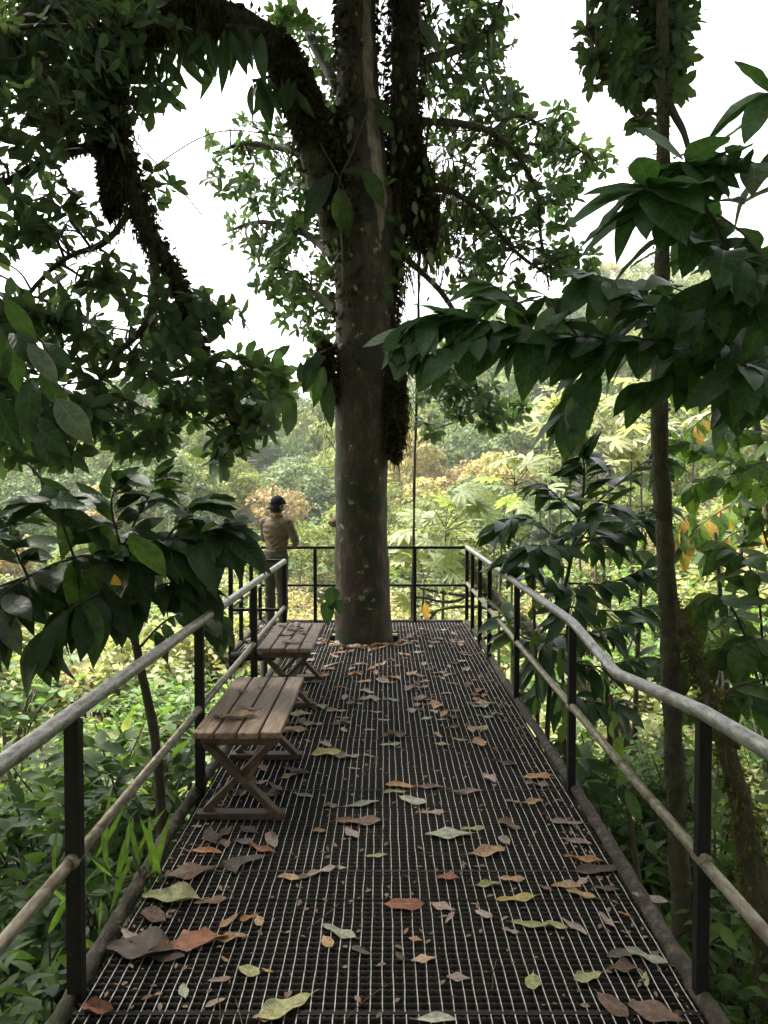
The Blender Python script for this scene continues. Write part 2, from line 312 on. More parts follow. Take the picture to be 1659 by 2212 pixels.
# ------------------------------------------------------------------ trees of the far hillside
LEAF0 = leaf_t(1, w=0.75, fold=0.3, droop=0.25)
def far_tree(nm, mat, h, cr, ch, ncl, nleaf, flat=0.55, leaf=0.42, seed=0):
    root = empty(nm); rs = np.random.default_rng(seed)
    # lumpy dome: clumps on the surface of a flattened ellipsoid, gaps between them
    cl = []
    for i in range(ncl):
        a = i * 2.399963 + rs.uniform(-.4, .4); t = (i + 0.5) / ncl
        zz = 1 - 1.35 * t; rr = math.sqrt(max(0.02, 1 - zz * zz)) * rs.uniform(.72, 1.08)
        cl.append((rr * cr * math.cos(a), rr * cr * math.sin(a), h - ch + ch * zz * rs.uniform(.8, 1.05) * (1 if zz > 0 else .6)))
    cl = np.array(cl); pos = []; nrm = []
    for c in cl:
        d = norm(rs.normal(size=(nleaf, 3)) + np.array([0, 0, 0.45])); r = cr * rs.uniform(.20, .36)
        q = d * np.array([1, 1, flat]) * r * rs.uniform(.55, 1.05, size=(nleaf, 1)); pos.append(c + q); nrm.append(d)
    pos = np.vstack(pos); nrm = norm(np.vstack(nrm) + rs.normal(size=pos.shape) * .45)
    dd = norm(np.cross(nrm, rs.normal(size=pos.shape)))
    foliage('crown', [scatter(LEAF0, pos, frames(dd, nrm), leaf * rs.uniform(.6, 1.35, len(pos)))], mat, root)
    b = MB(); top = h - ch * 0.2
    b.tube(spline([(0, 0, -1.5), (rs.uniform(-.15, .15), 0, h * .4), (rs.uniform(-.4, .4), rs.uniform(-.4, .4), top)], 4), np.linspace(.22, .07, 9), 6)
    for i in range(6):
        c = cl[rs.integers(ncl)]; s0 = np.array([0, 0, h * rs.uniform(.4, .65)])
        b.tube(spline([s0, (s0 + c) / 2 + [0, 0, -.3], c], 3), np.linspace(.09, .03, 7), 5)
    b.build('trunk', M['fartrunk'], root, smooth=True)
    return root
protos = []
for k, (nm, cs) in enumerate(FARC):
    protos.append((nm, 'broad', far_tree('hillside_tree', M['far_' + nm], 8.5, 4.0, 3.0, 46, 62, seed=10 + k)))
    protos.append((nm, 'tall', far_tree('hillside_tree', M['far_' + nm], 12, 3.0, 4.6, 44, 62, flat=.75, seed=40 + k)))
used = [False] * len(protos)
rs = np.random.default_rng(3); spots = []
y = 40.0
while y < 205:
    stepx = 4.6 + 0.012 * y
    x = -0.56 * y - 4
    while x < 0.62 * y:
        xx = x + rs.uniform(-1.6, 1.6); yy = y + rs.uniform(-2.5, 2.5); u = 829.5 + xx * F / yy
        seen = (-40 < u < 740) or (835 < u < 1330) or u >= 1330
        spots.append((xx, yy, u)); x += stepx * rs.uniform(.8, 1.25)
    y += 5.2 + 0.035 * y
# the 300 that show largest in the photograph are single trees, the rest one mass
def vis(s_): return s_[1] + (0 if (-60 < s_[2] < 735 or 835 < s_[2] < 1320) else 400)
spots.sort(key=vis)
for i, (xx, yy, u) in enumerate(spots[:300]):
    wts = np.array([.30, .12, .20, .08, .10, .05, .07, .02, .05, .01])
    if xx < -10: wts = np.array([.20, .10, .26, .14, .12, .07, .04, .02, .04, .01])
    k = rs.choice(len(protos), p=wts / wts.sum()); nm, form, root = protos[k]
    s_ = rs.uniform(.75, 1.2) * (0.62 if yy < 55 else .8 if yy < 75 else 1.0)
    loc = (xx, yy, float(gz(xx, yy)) - 0.3)
    if used[k]: r = dup(root, loc, rs.uniform(0, 6.28), (s_, s_, s_ * rs.uniform(.85, 1.1)))
    else:
        used[k] = True; r = root; r.location = loc; r.rotation_euler = (0, 0, 1.0); r.scale = (s_, s_, s_)
    tag(r, f'{form} {nm} tree among the forest on the far hillside', 'tree', f'{form} {nm} hillside trees')
for k, (nm, form, root) in enumerate(protos):
    if not used[k]:
        x0, y0 = (-14 + 5 * k, 120 + 3 * k); root.location = (x0, y0, float(gz(x0, y0)) - .3)
        tag(root, f'{form} {nm} tree among the forest on the far hillside', 'tree', f'{form} {nm} hillside trees')
rest = spots[300:]; pos = []; nrm = []
for (xx, yy, u) in rest:
    n = 260; d = norm(rs.normal(size=(n, 3)) + np.array([0, 0, .4])); base = np.array([xx, yy, float(gz(xx, yy)) + 5.2])
    lob = rs.normal(size=(9, 3)) * np.array([2.0, 2.0, 1.1])
    pos.append(base + lob[rs.integers(9, size=n)] + d * np.array([1.5, 1.5, .9])); nrm.append(d)
for (xx, yy) in [(a, b) for b in (212, 228) for a in np.arange(-170, 190, 6.5)]:     # crest behind
    n = 130; d = norm(rs.normal(size=(n, 3)) + np.array([0, 0, .4])); x2 = xx + rs.uniform(-2, 2)
    base = np.array([x2, yy, float(gz(x2, yy)) + rs.uniform(5, 9)]); lob = rs.normal(size=(7, 3)) * np.array([2.3, 2.3, 1.5])
    pos.append(base + lob[rs.integers(7, size=n)] + d * np.array([1.7, 1.7, 1.1])); nrm.append(d)
pos = np.vstack(pos); nrm = norm(np.vstack(nrm) + rs.normal(size=pos.shape) * .4)
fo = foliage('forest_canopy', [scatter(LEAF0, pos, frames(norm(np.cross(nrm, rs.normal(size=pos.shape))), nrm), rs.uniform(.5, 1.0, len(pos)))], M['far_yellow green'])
tag(fo, 'unbroken green forest canopy on and behind the far hillside', 'forest', kind='stuff')

N_ = 26000; yy = 45 + 190 * RNG.random(N_); xx = (RNG.random(N_) * 1.3 - .66) * yy; pos = np.stack([xx, yy, gz(xx, yy) + .2 + 2.2 * RNG.random(N_) ** 2], 1); nrm = norm(RNG.normal(size=pos.shape) * .6 + np.array([0, -.2, 1]))
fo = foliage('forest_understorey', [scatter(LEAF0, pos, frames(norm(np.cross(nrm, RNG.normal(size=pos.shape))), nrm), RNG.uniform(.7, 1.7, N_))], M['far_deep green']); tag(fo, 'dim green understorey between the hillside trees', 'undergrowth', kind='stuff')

# ------------------------------------------------------------------ shrubs on the valley floor
LEAF2 = leaf_t(2, w=0.5, fold=0.2, droop=0.2, tip=.3)
def shrub(nm, mat, h, r, nst, nlf, leaf, seed, T=LEAF2, mat2=None, up=0.5):
    rs = np.random.default_rng(seed); root = empty(nm); b = MB(); pos = []; dd = []; nn = []
    for i in range(nst):
        a = rs.uniform(0, 6.28); e = np.array([math.cos(a) * r * rs.uniform(.2, 1), math.sin(a) * r * rs.uniform(.2, 1), h * rs.uniform(.55, 1.0)])
        P = spline([(e[0] * .12, e[1] * .12, -.4), (e[0] * .35, e[1] * .35, e[2] * .6), e], 4); b.tube(P, np.linspace(.02, .006, len(P)), 5)
        k = nlf; t = rs.uniform(.35, 1.0, k) ** .7 * (len(P) - 1.01); i0 = t.astype(int); q = P[i0] + (P[i0 + 1] - P[i0]) * (t - i0)[:, None]
        d = norm(rs.normal(size=(k, 3)) * np.array([1, 1, .45]) + np.array([0, 0, .05])); q = q + d * rs.uniform(0, r * .28, size=(k, 1))
        pos.append(q); dd.append(d); nn.append(norm(rs.normal(size=(k, 3)) * .5 + np.array([0, 0, 1]) * (up + .5)))
    b.build('stem', M['twig'], root, smooth=True)
    pos = np.vstack(pos); foliage('crown', [scatter(T, pos, frames(np.vstack(dd), np.vstack(nn)), leaf * rs.uniform(.6, 1.3, len(pos)))], mat, root)
    return root
PAL = leaf_t(3, w=.30, fold=.3, droop=.35)
kinds = [('pale yellow green leafy shrub on the valley floor', shrub('shrub', M['bush_p'], 2.2, 1.5, 16, 26, .26, 1)),
         ('tan dried out shrub on the valley floor', shrub('shrub', M['bush_b'], 1.9, 1.5, 16, 30, .20, 2)),
         ('fresh green shrub on the valley floor', shrub('shrub', M['bush'], 2.0, 1.3, 16, 30, .22, 3)),
         ('low spreading lime green shrub on the valley floor', shrub('shrub', M['bush_l'], 1.3, 1.4, 15, 26, .24, 4))]
first = [True] * len(kinds)
rs = np.random.default_rng(12); n = 0
for (y0, y1, cnt) in ((12, 18, 34), (18, 28, 70), (28, 44, 90)):
    for i in range(cnt):
        yy = rs.uniform(y0, y1); xx = rs.uniform(-.60, .62) * yy
        if abs(xx) < 2.6 and yy < 13: continue
        u = 829.5 + xx * F / yy
        p = np.array([.40, .22, .18, .20]) if u < 850 else np.array([.34, .10, .30, .26])
        if 600 < u < 760 and yy > 16: p = np.array([.2, .65, .05, .10])
        k = rs.choice(4, p=p / p.sum()); lab, root = kinds[k]; s_ = rs.uniform(.75, 1.25)
        loc = (xx, yy, float(gz(xx, yy)))
        if first[k]: first[k] = False; r = root; r.location = loc; r.scale = (s_, s_, s_)
        else: r = dup(root, loc, rs.uniform(0, 6.28), s_)
        tag(r, lab, 'shrub', lab.replace(' shrub on the valley floor', '') + ' shrubs')
# ground cover nobody could count
N_ = 70000
yy = 3 + 60 * RNG.random(N_) ** 1.15; xx = (RNG.random(N_) * 1.3 - .66) * (yy + 4); keep = ~((np.abs(xx) < 1.6) & (yy < 9.7))
xx, yy = xx[keep], yy[keep]; zz = gz(xx, yy) + RNG.random(len(xx)) ** 1.5 * (.35 + .5 * RNG.random(len(xx)))
pos = np.stack([xx, yy, zz], 1); d = norm(RNG.normal(size=pos.shape) * np.array([1, 1, .4])); nn = norm(RNG.normal(size=pos.shape) * .45 + np.array([0, 0, 1]))
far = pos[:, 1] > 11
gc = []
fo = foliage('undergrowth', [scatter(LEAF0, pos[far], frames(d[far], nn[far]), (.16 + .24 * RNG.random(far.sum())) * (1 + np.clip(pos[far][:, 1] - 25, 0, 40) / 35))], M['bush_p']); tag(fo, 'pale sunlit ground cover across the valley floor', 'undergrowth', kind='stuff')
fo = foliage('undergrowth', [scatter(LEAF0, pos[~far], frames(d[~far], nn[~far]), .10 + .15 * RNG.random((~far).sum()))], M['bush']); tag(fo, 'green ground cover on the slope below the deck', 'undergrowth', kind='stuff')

# ------------------------------------------------------------------ unseen forest trees added behind and beside the viewer to shade the deck
def shade_tree(seed):
    rs = np.random.default_rng(seed); root = empty('shade_tree'); cl = []; h = 9.0
    for i in range(26): a = i * 2.4 + rs.uniform(-.4, .4); r = 2.9 * math.sqrt((i + .5) / 26); cl.append((r * math.cos(a), r * math.sin(a), rs.uniform(5.2, 9.4) - .25 * r))
    cl = np.array(cl); n = 110; pos = []; nn = []
    for c in cl: d = rdirs(n); pos.append(c + d * rs.uniform(.3, 1.0, (n, 1)) * np.array([1.05, 1.05, .75])); nn.append(norm(d + rdirs(n) * .6 + np.array([0, 0, .6])))
    pos = np.vstack(pos); nn = np.vstack(nn); foliage('crown', [scatter(LEAF2, pos, frames(norm(np.cross(nn, rdirs(len(nn)))), nn), rs.uniform(.25, .45, len(pos)))], M['bush_d'], root)
    b = MB(); b.tube(spline([(0, 0, -.4), (.1, 0, 3), (0, .1, 6.5)], 4), np.linspace(.2, .1, 9), 9)
    for c in cl[::3]: b.tube(spline([(0, .05, 4.2 + rs.uniform(0, 1.5)), (c[0] * .5, c[1] * .5, c[2] - .9), c], 3), np.linspace(.07, .02, 7), 6)
    b.build('trunk', M['mossbark'], root, smooth=True); return root
ct = [shade_tree(71), shade_tree(72)]; cf = [True, True]
for i, (x, y_, s_) in enumerate(((-3.4, -3.4, 1.35), (3.4, -3.8, 1.4), (.2, -5.6, 1.1), (-7.4, 1.0, 1.45), (7.5, .6, 1.45), (-10.2, 6.0, 1.5), (10.6, 5.6, 1.5), (-5.5, -6.5, 1.1), (6.2, -7, 1.1), (0, -11, 1.5), (-11.5, -2.5, 1.4), (11.8, -2.5, 1.4), (-14.0, 12.0, 1.5), (14.2, 11.5, 1.5), (-5.2, -.6, .95), (5.4, -1.0, .95), (-6.6, 3.4, .9), (7.0, 3.4, .9))):
    k = i % 2; loc = (x, y_, float(gz(x, y_)) - .2)
    if cf[k]: cf[k] = False; r = ct[k]; r.location = loc; r.scale = (s_, s_, s_)
    else: r = dup(ct[k], loc, i * 1.3, s_)
    tag(r, 'dense unseen canopy tree added to shade the platform', 'tree', 'unseen shade trees added around the platform')

# ------------------------------------------------------------------ viewing platform: steel grating on beams
XL, XR, YF = -1.04, 1.07, 9.70           # deck edges and far end
XB, YB = -1.60, 7.84                     # bay on the left: outer edge, start
TX, TY = -0.235, 8.66                    # trunk centre
PIT, PAN = 0.0329, 0.92
deck = empty('viewing_platform', (0, 4.0, 0)); tag(deck, 'dark steel grating platform scattered with fallen leaves', 'platform')
def bearing_mesh(name, x0, x1):
    """serrated flat bar, 30 mm deep, wavy top edge"""
    n = int(round((x1 - x0) / 0.0205)); xs = np.linspace(x0, x1, 2 * n + 1); V = []; Fq = []
    for i, x in enumerate(xs):
        zt = 0.0 if i % 2 == 0 else -0.0055
        V += [(x, -.0021, -.030), (x, .0021, -.030), (x, .0021, zt), (x, -.0021, zt)]
    for i in range(2 * n):
        a, b = 4 * i, 4 * (i + 1)
        Fq += [(a, b, b + 3, a + 3), (a + 1, a + 2, b + 2, b + 1), (a + 3, b + 3, b + 2, a + 2)]
    return mesh_np(name, np.array(V), np.array(Fq), M['grate'])
def rod_mesh(name, L, wv=0.0, ph=0.0):
    """twisted square cross rod lying on top of the bars"""
    n = 24; V = []; Fq = []
    for i in range(n + 1):
        a = i * math.pi * .38
        for k in range(4):
            b = a + k * math.pi / 2; r = .0026
            V.append((r * math.cos(b) + wv * (math.sin(i * .5 + ph) + .6 * math.sin(i * 1.3 + 2 * ph)), L * i / n, .0002 + r * math.sin(b)))
    for i in range(n):
        for k in range(4): Fq.append((4 * i + k, 4 * i + (k + 1) % 4, 4 * i + 4 + (k + 1) % 4, 4 * i + 4 + k))
    return mesh_np(name, np.array(V), np.array(Fq), M['rod'])
bm_full = bearing_mesh('bearing_bar', XL, XR); bm_left = bearing_mesh('bearing_bar', XL, TX - .40); bm_right = bearing_mesh('bearing_bar', TX + .40, XR); bm_bay = bearing_mesh('bearing_bar', XB, XL - .05)
rodL = rod_mesh('cross_rod', PAN - .012); rodW = [rod_mesh('cross_rod', PAN - .012, .0012, q * 1.7) for q in range(5)]; RODX = [XL + .02 + .0405 * i for i in range(52)]
restV, restF = [], []
def put_rest(me, x, y):
    v = np.empty(len(me.vertices) * 3, np.float32); me.vertices.foreach_get('co', v); v = v.reshape(-1, 3) + np.array([x, y, 0])
    f = np.empty(len(me.loops), np.int32); me.loops.foreach_get('vertex_index', f); restF.append(f.reshape(-1, 4) + sum(len(a) for a in restV)); restV.append(v)
y = -1.26; k = 0
while y < YF - .1:
    y1 = min(y + PAN, YF); near = y > 2.0; cut = None
    fr = MB()
    fr.box(((XL + XR) / 2, y + .004, -.016), (XR - XL, .005, .033)); fr.box(((XL + XR) / 2, y1 - .005, -.016), (XR - XL, .005, .033))
    if y > 7.9 and y < 9.0: fr = MB(); fr.box((XL + .004, (y + y1) / 2, -.018), (.005, y1 - y - .012, .030)); fr.box((XR - .004, (y + y1) / 2, -.018), (.005, y1 - y - .012, .030))
    pan = fr.build('grating_panel', M['grate'], deck)
    nb = int((y1 - y) / PIT)
    for i in range(nb):
        yy = y + (i + .5) * (y1 - y) / nb
        hole = abs(yy - TY) < .42
        for me in ((bm_left, bm_right) if hole else (bm_full,)):
            if y > 1.4: b = obj('bearing_bar', me, pan); b.location = (0, yy, 0)
            else: put_rest(me, 0, yy)
    for i, x in enumerate(RODX):
        x = x + rn(-.0022, .0022)
        hole = abs(x - TX) < .41 and y1 > TY - .42 and y < TY + .42
        if 2.3 < y < 6.2 and not hole:
            r = obj('cross_rod', random.choice(rodW), pan); r.location = (x, y + .006, 0)
        elif not hole and y1 - y > .9: put_rest(rodL, x, y + .006)
        elif hole:
            if y < TY - .45: pass
    y += PAN; k += 1
# rods that stop at the trunk hole
for x in RODX:
    if abs(x - TX) < .41:
        for (a, b) in ((7.94, TY - .43), (TY + .43, YF - .01)):
            me = rod_mesh('cross_rod_short', b - a); put_rest(me, x, a); bpy.data.meshes.remove(me)
    else:
        me = rod_mesh('cross_rod_short', .82); put_rest(me, x, 8.87); bpy.data.meshes.remove(me)
o = obj('cross_rods', mesh_np('cross_rods', np.vstack(restV), np.vstack(restF), M['rod']), deck); o['kind'] = 'stuff'
# bay: wooden-looking dirt covered plates
bay = MB()
for i in range(int((YF - YB) / PIT)):
    pass
bp = MB(); bp.box(((XB + XL) / 2 - .02, YB + .004, -.016), (XL - XB - .05, .006, .033)); bp.box(((XB + XL) / 2 - .02, YF - .005, -.016), (XL - XB - .05, .006, .033))
pan = bp.build('grating_panel', M['grate'], deck)
for i in range(46):
    b = obj('bearing_bar', bm_bay, pan); b.location = (0, YB + .03 + i * (YF - YB - .06) / 45, 0)
for i in range(13):
    me = rod_mesh('cross_rod', YF - YB - .04); o = obj('cross_rod', me, pan); o.location = (XB + .02 + i * .0405, YB + .02, 0)
# edge bars, beams and legs
def lump(path, r, nm, n=12, mat='kerb', j=.20):
    b = MB(); b.tube(path, r, n, jit=j); return b.build(nm, M[mat], deck, smooth=True)
lump([(XR + .035 + .012 * math.sin(t * 1.7), t, .008 + .008 * math.sin(t * 2.3)) for t in np.arange(-1.2, 9.75, .05)], .031, 'edge_bar')
lump([(XL - .035 + .012 * math.sin(t * 1.3), t, .005 + .008 * math.sin(t * 2.1)) for t in np.arange(-1.2, 7.86, .05)], .031, 'edge_bar')
lump([(x, YF + .035, .0) for x in np.arange(XB, XR + .06, .12)], .028, 'edge_bar')
lump([(x, YB - .04, -.02) for x in np.arange(XB - .02, XL - .04, .1)], .05, 'edge_bar', mat='post', j=.03)
lump([(XB - .03, t, .0) for t in np.arange(YB, YF, .12)], .034, 'edge_bar')
for x in (XL + .05, XR - .05): b = MB(); b.box((x, 4.2, -.095), (.06, 10.9, .12)); b.build('beam', M['post'], deck)
b = MB(); b.box((XB + .05, (YB + YF) / 2, -.095), (.06, YF - YB, .12)); b.build('beam', M['post'], deck)
for yy in (-1.0, .9, 2.6, 4.4, 6.2, 7.9, 9.6):
    b = MB(); b.box((.015, yy, -.20), (XR - XL, .07, .09)); b.build('beam', M['post'], deck)
    for x in (XL + .06, XR - .06): b = MB(); g0 = float(gz(x, yy)); b.tube([(x, yy, -.16), (x, yy, g0 - .3)], .05, 10); b.build('leg', M['post'], deck, smooth=True)
b = MB(); g0 = float(gz(XB, 9.6)); b.tube([(XB + .05, 9.5, -.1), (XB + .05, 9.5, g0 - .3)], .045, 10); b.build('leg', M['post'], deck, smooth=True)

# ------------------------------------------------------------------ railing
RX, LX = 1.09, -1.06
HR, HM = 0.985, 0.487
rail = empty('metal_railing', (0, 9.70, 0)); tag(rail, 'black post metal railing with worn pipe handrails round the platform', 'railing')
def pipe(nm, pts, r, mat, n=14): b = MB(); b.tube(pts, r, n); return b.build(nm, M[mat], rail, smooth=True)
def post(x, y, top=HR - .02, w_=.044, r=True):
    b = MB(); b.box((x, y, (top - .14) / 2), (w_, w_, top + .14)); return b.build('post', M['post'], rail, bevel=.004)
rp = spline([(RX, 9.72, HR), (RX, 8.3, HR), (RX, 6.0, HR - .004), (RX, 4.75, HR), (RX, 4.32, HR - .004)], 6)
rp2 = [(RX + .002, 4.24, HR - .007), (RX + .004, 4.18, HR - .015), (RX + .010, 3.56, HR - .098), (RX + .011, 3.50, HR - .104), (RX + .010, 3.45, HR - .104), (RX + .008, 3.39, HR - .097), (RX + .004, 2.95, HR - .046), (RX, 2.5, HR + .004), (RX, 2.0, HR + .028), (RX, 1.2, HR + .02), (RX, -.9, HR)]
pipe('handrail', np.vstack([rp, np.array(rp2)]), .027, 'rail')
pipe('mid_rail', [(RX, 9.7, HM + .03), (RX, 6, HM + .01), (RX, 2.49, HM - .003)], .021, 'midrail')
pipe('mid_rail', [(RX + .004, 2.46, HM - .012), (RX + .02, -.9, HM)], .021, 'midrail')
for yy in (9.70, 9.08, 8.38, 7.62, 6.04, 4.26, 2.50, .72): post(RX, yy, HR - .02 if yy > 4 or yy < 3 else HR - .1)
pipe('handrail', [(LX, YB, HR), (LX, 5, HR), (LX, 2.4, HR + .004), (LX, .6, HR), (LX, -.9, HR)], .027, 'rail')
pipe('mid_rail', [(LX, YB, HM + .01), (LX, 2.52, HM)], .021, 'midrail')
pipe('mid_rail', [(LX - .012, 2.49, HM - .012), (LX - .03, -.9, HM - .02)], .021, 'midrail')
for yy in (YB, 6.0, 4.22, 2.50, .72): post(LX, yy, w_=.050 if yy < 7 else .046)
# bay and far end
def blk(nm, a, b_, w_=.036, h=.034): b = MB(); b.bar(a, b_, w_, h); return b.build(nm, M['post'], rail, bevel=.004)
XO = XB - .03
blk('top_rail', (LX, YB, HR + .004), (XO, YB, HR + .004)); blk('mid_rail', (LX - .02, YB, HM - .02), (XO, YB, HM - .02), .03, .03)
pipe('handrail', [(XO, YB, HR), (XO, YF, HR)], .024, 'rail'); pipe('mid_rail', [(XO, YB + .03, HM), (XO, YF, HM)], .019, 'midrail')
blk('top_rail', (XO, YF + .005, HR), (RX - .02, YF + .005, HR), .04, .036); blk('mid_rail', (XO + .02, YF + .005, HM), (RX - .02, YF + .005, HM), .03, .03)
for yy in (YB, 8.40, 9.05, YF): post(XO, yy)
for x in (-.905, .405): post(x, YF + .004)
# welds and flaked paint collars where the mid rails pass the posts
for (x, y_) in ((RX, 2.5), (LX, 2.5), (RX, 4.26), (LX, 4.22), (RX, 6.04), (LX, 6.0)):
    b = MB(); b.tube([(x, y_ - .032, HM), (x, y_ + .032, HM)], .026, 12, jit=.08); b.build('weld_collar', M['midrail'], rail, smooth=True)

# ------------------------------------------------------------------ benches
def bench(y0, y1, xa, xb, label, yaw=0.0):
    root = empty('wooden_bench', ((xa + xb) / 2, (y0 + y1) / 2, 0)); tag(root, label, 'bench', 'slatted benches along the railing')
    sw = (xb - xa - 3 * .012) / 4; ZT = .495
    for i in range(4):
        b = MB(); x = xa + sw / 2 + i * (sw + .012)
        b.box((x, (y0 + y1) / 2 + rn(-.006, .006), ZT - .017 + rn(-.002, .002)), (sw, y1 - y0, .034))
        b.build('slat', M['wood'], root, bevel=.007)
    for ye in (y0 + .11, y1 - .16):
        b = MB(); b.box(((xa + xb) / 2, ye, ZT - .064), (xb - xa - .05, .07, .058)); b.build('crossbar', M['legwood'], root, bevel=.004)
        b = MB(); b.box(((xa + xb) / 2, ye + .005, .019), (xb - xa + .01, .075, .036)); b.build('foot_bar', M['legwood'], root, bevel=.005)
        b = MB(); b.bar((xa + .05, ye - .018, ZT - .085), (xb - .035, ye - .018, .036), .034, .062, up=(0, 1, 0)); b.build('leg', M['legwood'], root, bevel=.004)
        b = MB(); b.bar((xb - .05, ye + .020, ZT - .085), (xa + .035, ye + .020, .036), .034, .062, up=(0, 1, 0)); b.build('leg', M['legwood'], root, bevel=.004)
    b = MB(); xm = (xa + xb) / 2; b.bar((xm + .035, y0 + .06, .21), (xm + .035, y1 - .12, .21), .032, .062); b.build('stretcher', M['legwood'], root, bevel=.004)
    return root
bench(3.78, 4.92, -.99, -.535, 'weathered four-slat bench with a large dry ribbed leaf lying on it')
bench(5.80, 6.92, -1.005, -.565, 'weathered four-slat bench closer to the trunk with several pale leaves on it')

# ------------------------------------------------------------------ the big tree through the deck
tree = empty('big_tree', (TX, TY, float(gz(TX, TY)))); tag(tree, 'large mossy tree with thick trunk rising through the platform', 'tree')
def limb_mesh(path, rad, n=18, bumpy=.08, k=5.0, seed=0):
    P = np.array(path); b = MB(); b.tube(P, rad, n, cap=True); V = np.array(b.v); c = np.repeat(P, n, axis=0)
    d = V - c; r = np.linalg.norm(d, axis=1)
    V = c + d * (1 + bumpy * wob(V, k)[:, None] + bumpy * .6 * wob(V * 1.0 + 3, k * 2.7)[:, None]); b.v = [tuple(p) for p in V]; return b
tp = spline([(TX - .02, TY, -4.2), (TX, TY, -1.5), (TX, TY, -.02), (-.25, TY, .55), px(781, 1100, TY), px(783, 900, TY), px(786, 700, TY), px(786, 560, TY), px(784, 450, TY), px(777, 300, TY), px(772, 150, TY), px(771, 0, TY), px(775, -160, TY), px(790, -400, TY)], 12)
trad = np.interp(tp[:, 2], [-4.2, -1.5, -.05, .12, .6, 1.6, 2.6, 3.6, 4.4, 5.0, 5.8, 6.5, 7.4, 8.4, 9.8], [.6, .42, .345, .335, .315, .303, .31, .315, .345, .36, .28, .235, .215, .20, .18])
b = limb_mesh(tp, trad, 40, .05, 4.0); o = b.build('trunk', M['bark'], tree, smooth=True)
Vt = np.array(b.v); Ct = np.repeat(tp, 40, axis=0); dt = norm(Vt - Ct); a_ = o.data.attributes.new('rnd', 'FLOAT', 'POINT')      # bare pale strip down the right front of the upper trunk
mk = np.clip(1 - np.abs(np.arctan2(dt[:, 0], -dt[:, 1]) - .62) / .62, 0, 1) * np.clip((Vt[:, 2] - 4.2) / .7, 0, 1) + .30 * np.clip(1 - np.abs(np.arctan2(dt[:, 0], -dt[:, 1]) + 1.2) / .5, 0, 1) * (Vt[:, 2] < 4); a_.data.foreach_set('value', mk.astype(np.float32))
LIMBS = {}
def limb(nm, pts, r0, r1, n=14, mat='mossbark', smooth=8, bumpy=.16):
    P = spline([px(*p) for p in pts], smooth); r = np.linspace(1, 0, len(P)) ** .8 * (r0 - r1) + r1
    limb_mesh(P, r, n, bumpy, 9.0).build('limb', M[mat], tree, smooth=True); LIMBS[nm] = (P, r); return P
limb('left', [(740, 520, 8.6), (700, 400, 8.5), (668, 280, 8.4), (630, 160, 8.2), (560, 75, 7.9), (450, 30, 7.6), (340, 35, 7.4), (262, 70, 7.3), (222, 150, 7.2), (235, 240, 7.2), (262, 330, 7.2), (290, 420, 7.2), (325, 510, 7.2), (372, 585, 7.25), (398, 650, 7.3), (430, 740, 7.35), (470, 830, 7.4), (505, 900, 7.45)], .20, .012)
limb('left_b', [(325, 510, 7.2), (335, 580, 7.15), (332, 660, 7.1), (300, 720, 7.0), (225, 790, 6.9), (215, 860, 6.9)], .055, .01, 10)
limb('left_c', [(255, 300, 7.2), (190, 318, 7.1), (110, 340, 7.0), (20, 390, 6.9), (-80, 420, 6.8)], .06, .02, 10)
limb('left_d', [(340, 35, 7.4), (200, 0, 7.2), (80, 30, 7.0), (-60, 90, 6.8), (-250, 120, 6.6)], .11, .03, 12)
limb('left_e', [(300, 430, 7.2), (230, 520, 7.1), (140, 560, 7.0), (60, 640, 6.9), (10, 760, 6.8)], .035, .01, 8)
limb('right_mass', [(822, 760, 8.72), (838, 640, 8.76), (853, 520, 8.78), (866, 400, 8.8), (872, 280, 8.8), (874, 150, 8.8), (878, 0, 8.8), (885, -180, 8.8)], .10, .20, 18)
limb('right_a', [(880, 262, 8.8), (985, 266, 9.1), (1060, 286, 9.4), (1120, 340, 9.6), (1160, 420, 9.8), (1168, 510, 9.9), (1186, 620, 10)], .05, .012, 10)
limb('right_b', [(860, 400, 8.9), (960, 410, 9.2), (1040, 455, 9.5), (1110, 540, 9.7), (1190, 600, 9.9)], .05, .012, 10)
limb('right_c', [(880, 140, 8.9), (980, 110, 9.5), (1060, 60, 10), (1100, -60, 10.3)], .07, .02, 10)
limb('right_d', [(1060, 286, 9.4), (1120, 250, 9.8), (1200, 290, 10.2), (1290, 350, 10.5)], .03, .01, 8)
limb('right_e', [(880, 560, 8.9), (960, 640, 9.3), (1010, 740, 9.6), (1030, 840, 9.8), (1050, 900, 9.9)], .04, .01, 8)
limb('back_a', [(730, 380, 8.9), (640, 330, 10), (540, 310, 10.6), (460, 330, 11)], .07, .012, 10)
limb('back_b', [(730, 560, 8.9), (650, 500, 10), (560, 480, 10.6), (490, 500, 11)], .06, .012, 10)
limb('back_c', [(740, 700, 8.9), (690, 640, 9.8), (630, 620, 10.4), (580, 600, 10.8)], .05, .012, 10)
limb('back_d', [(735, 200, 8.9), (690, 120, 9.8), (650, 40, 10.5), (600, -60, 11)], .07, .02, 10)
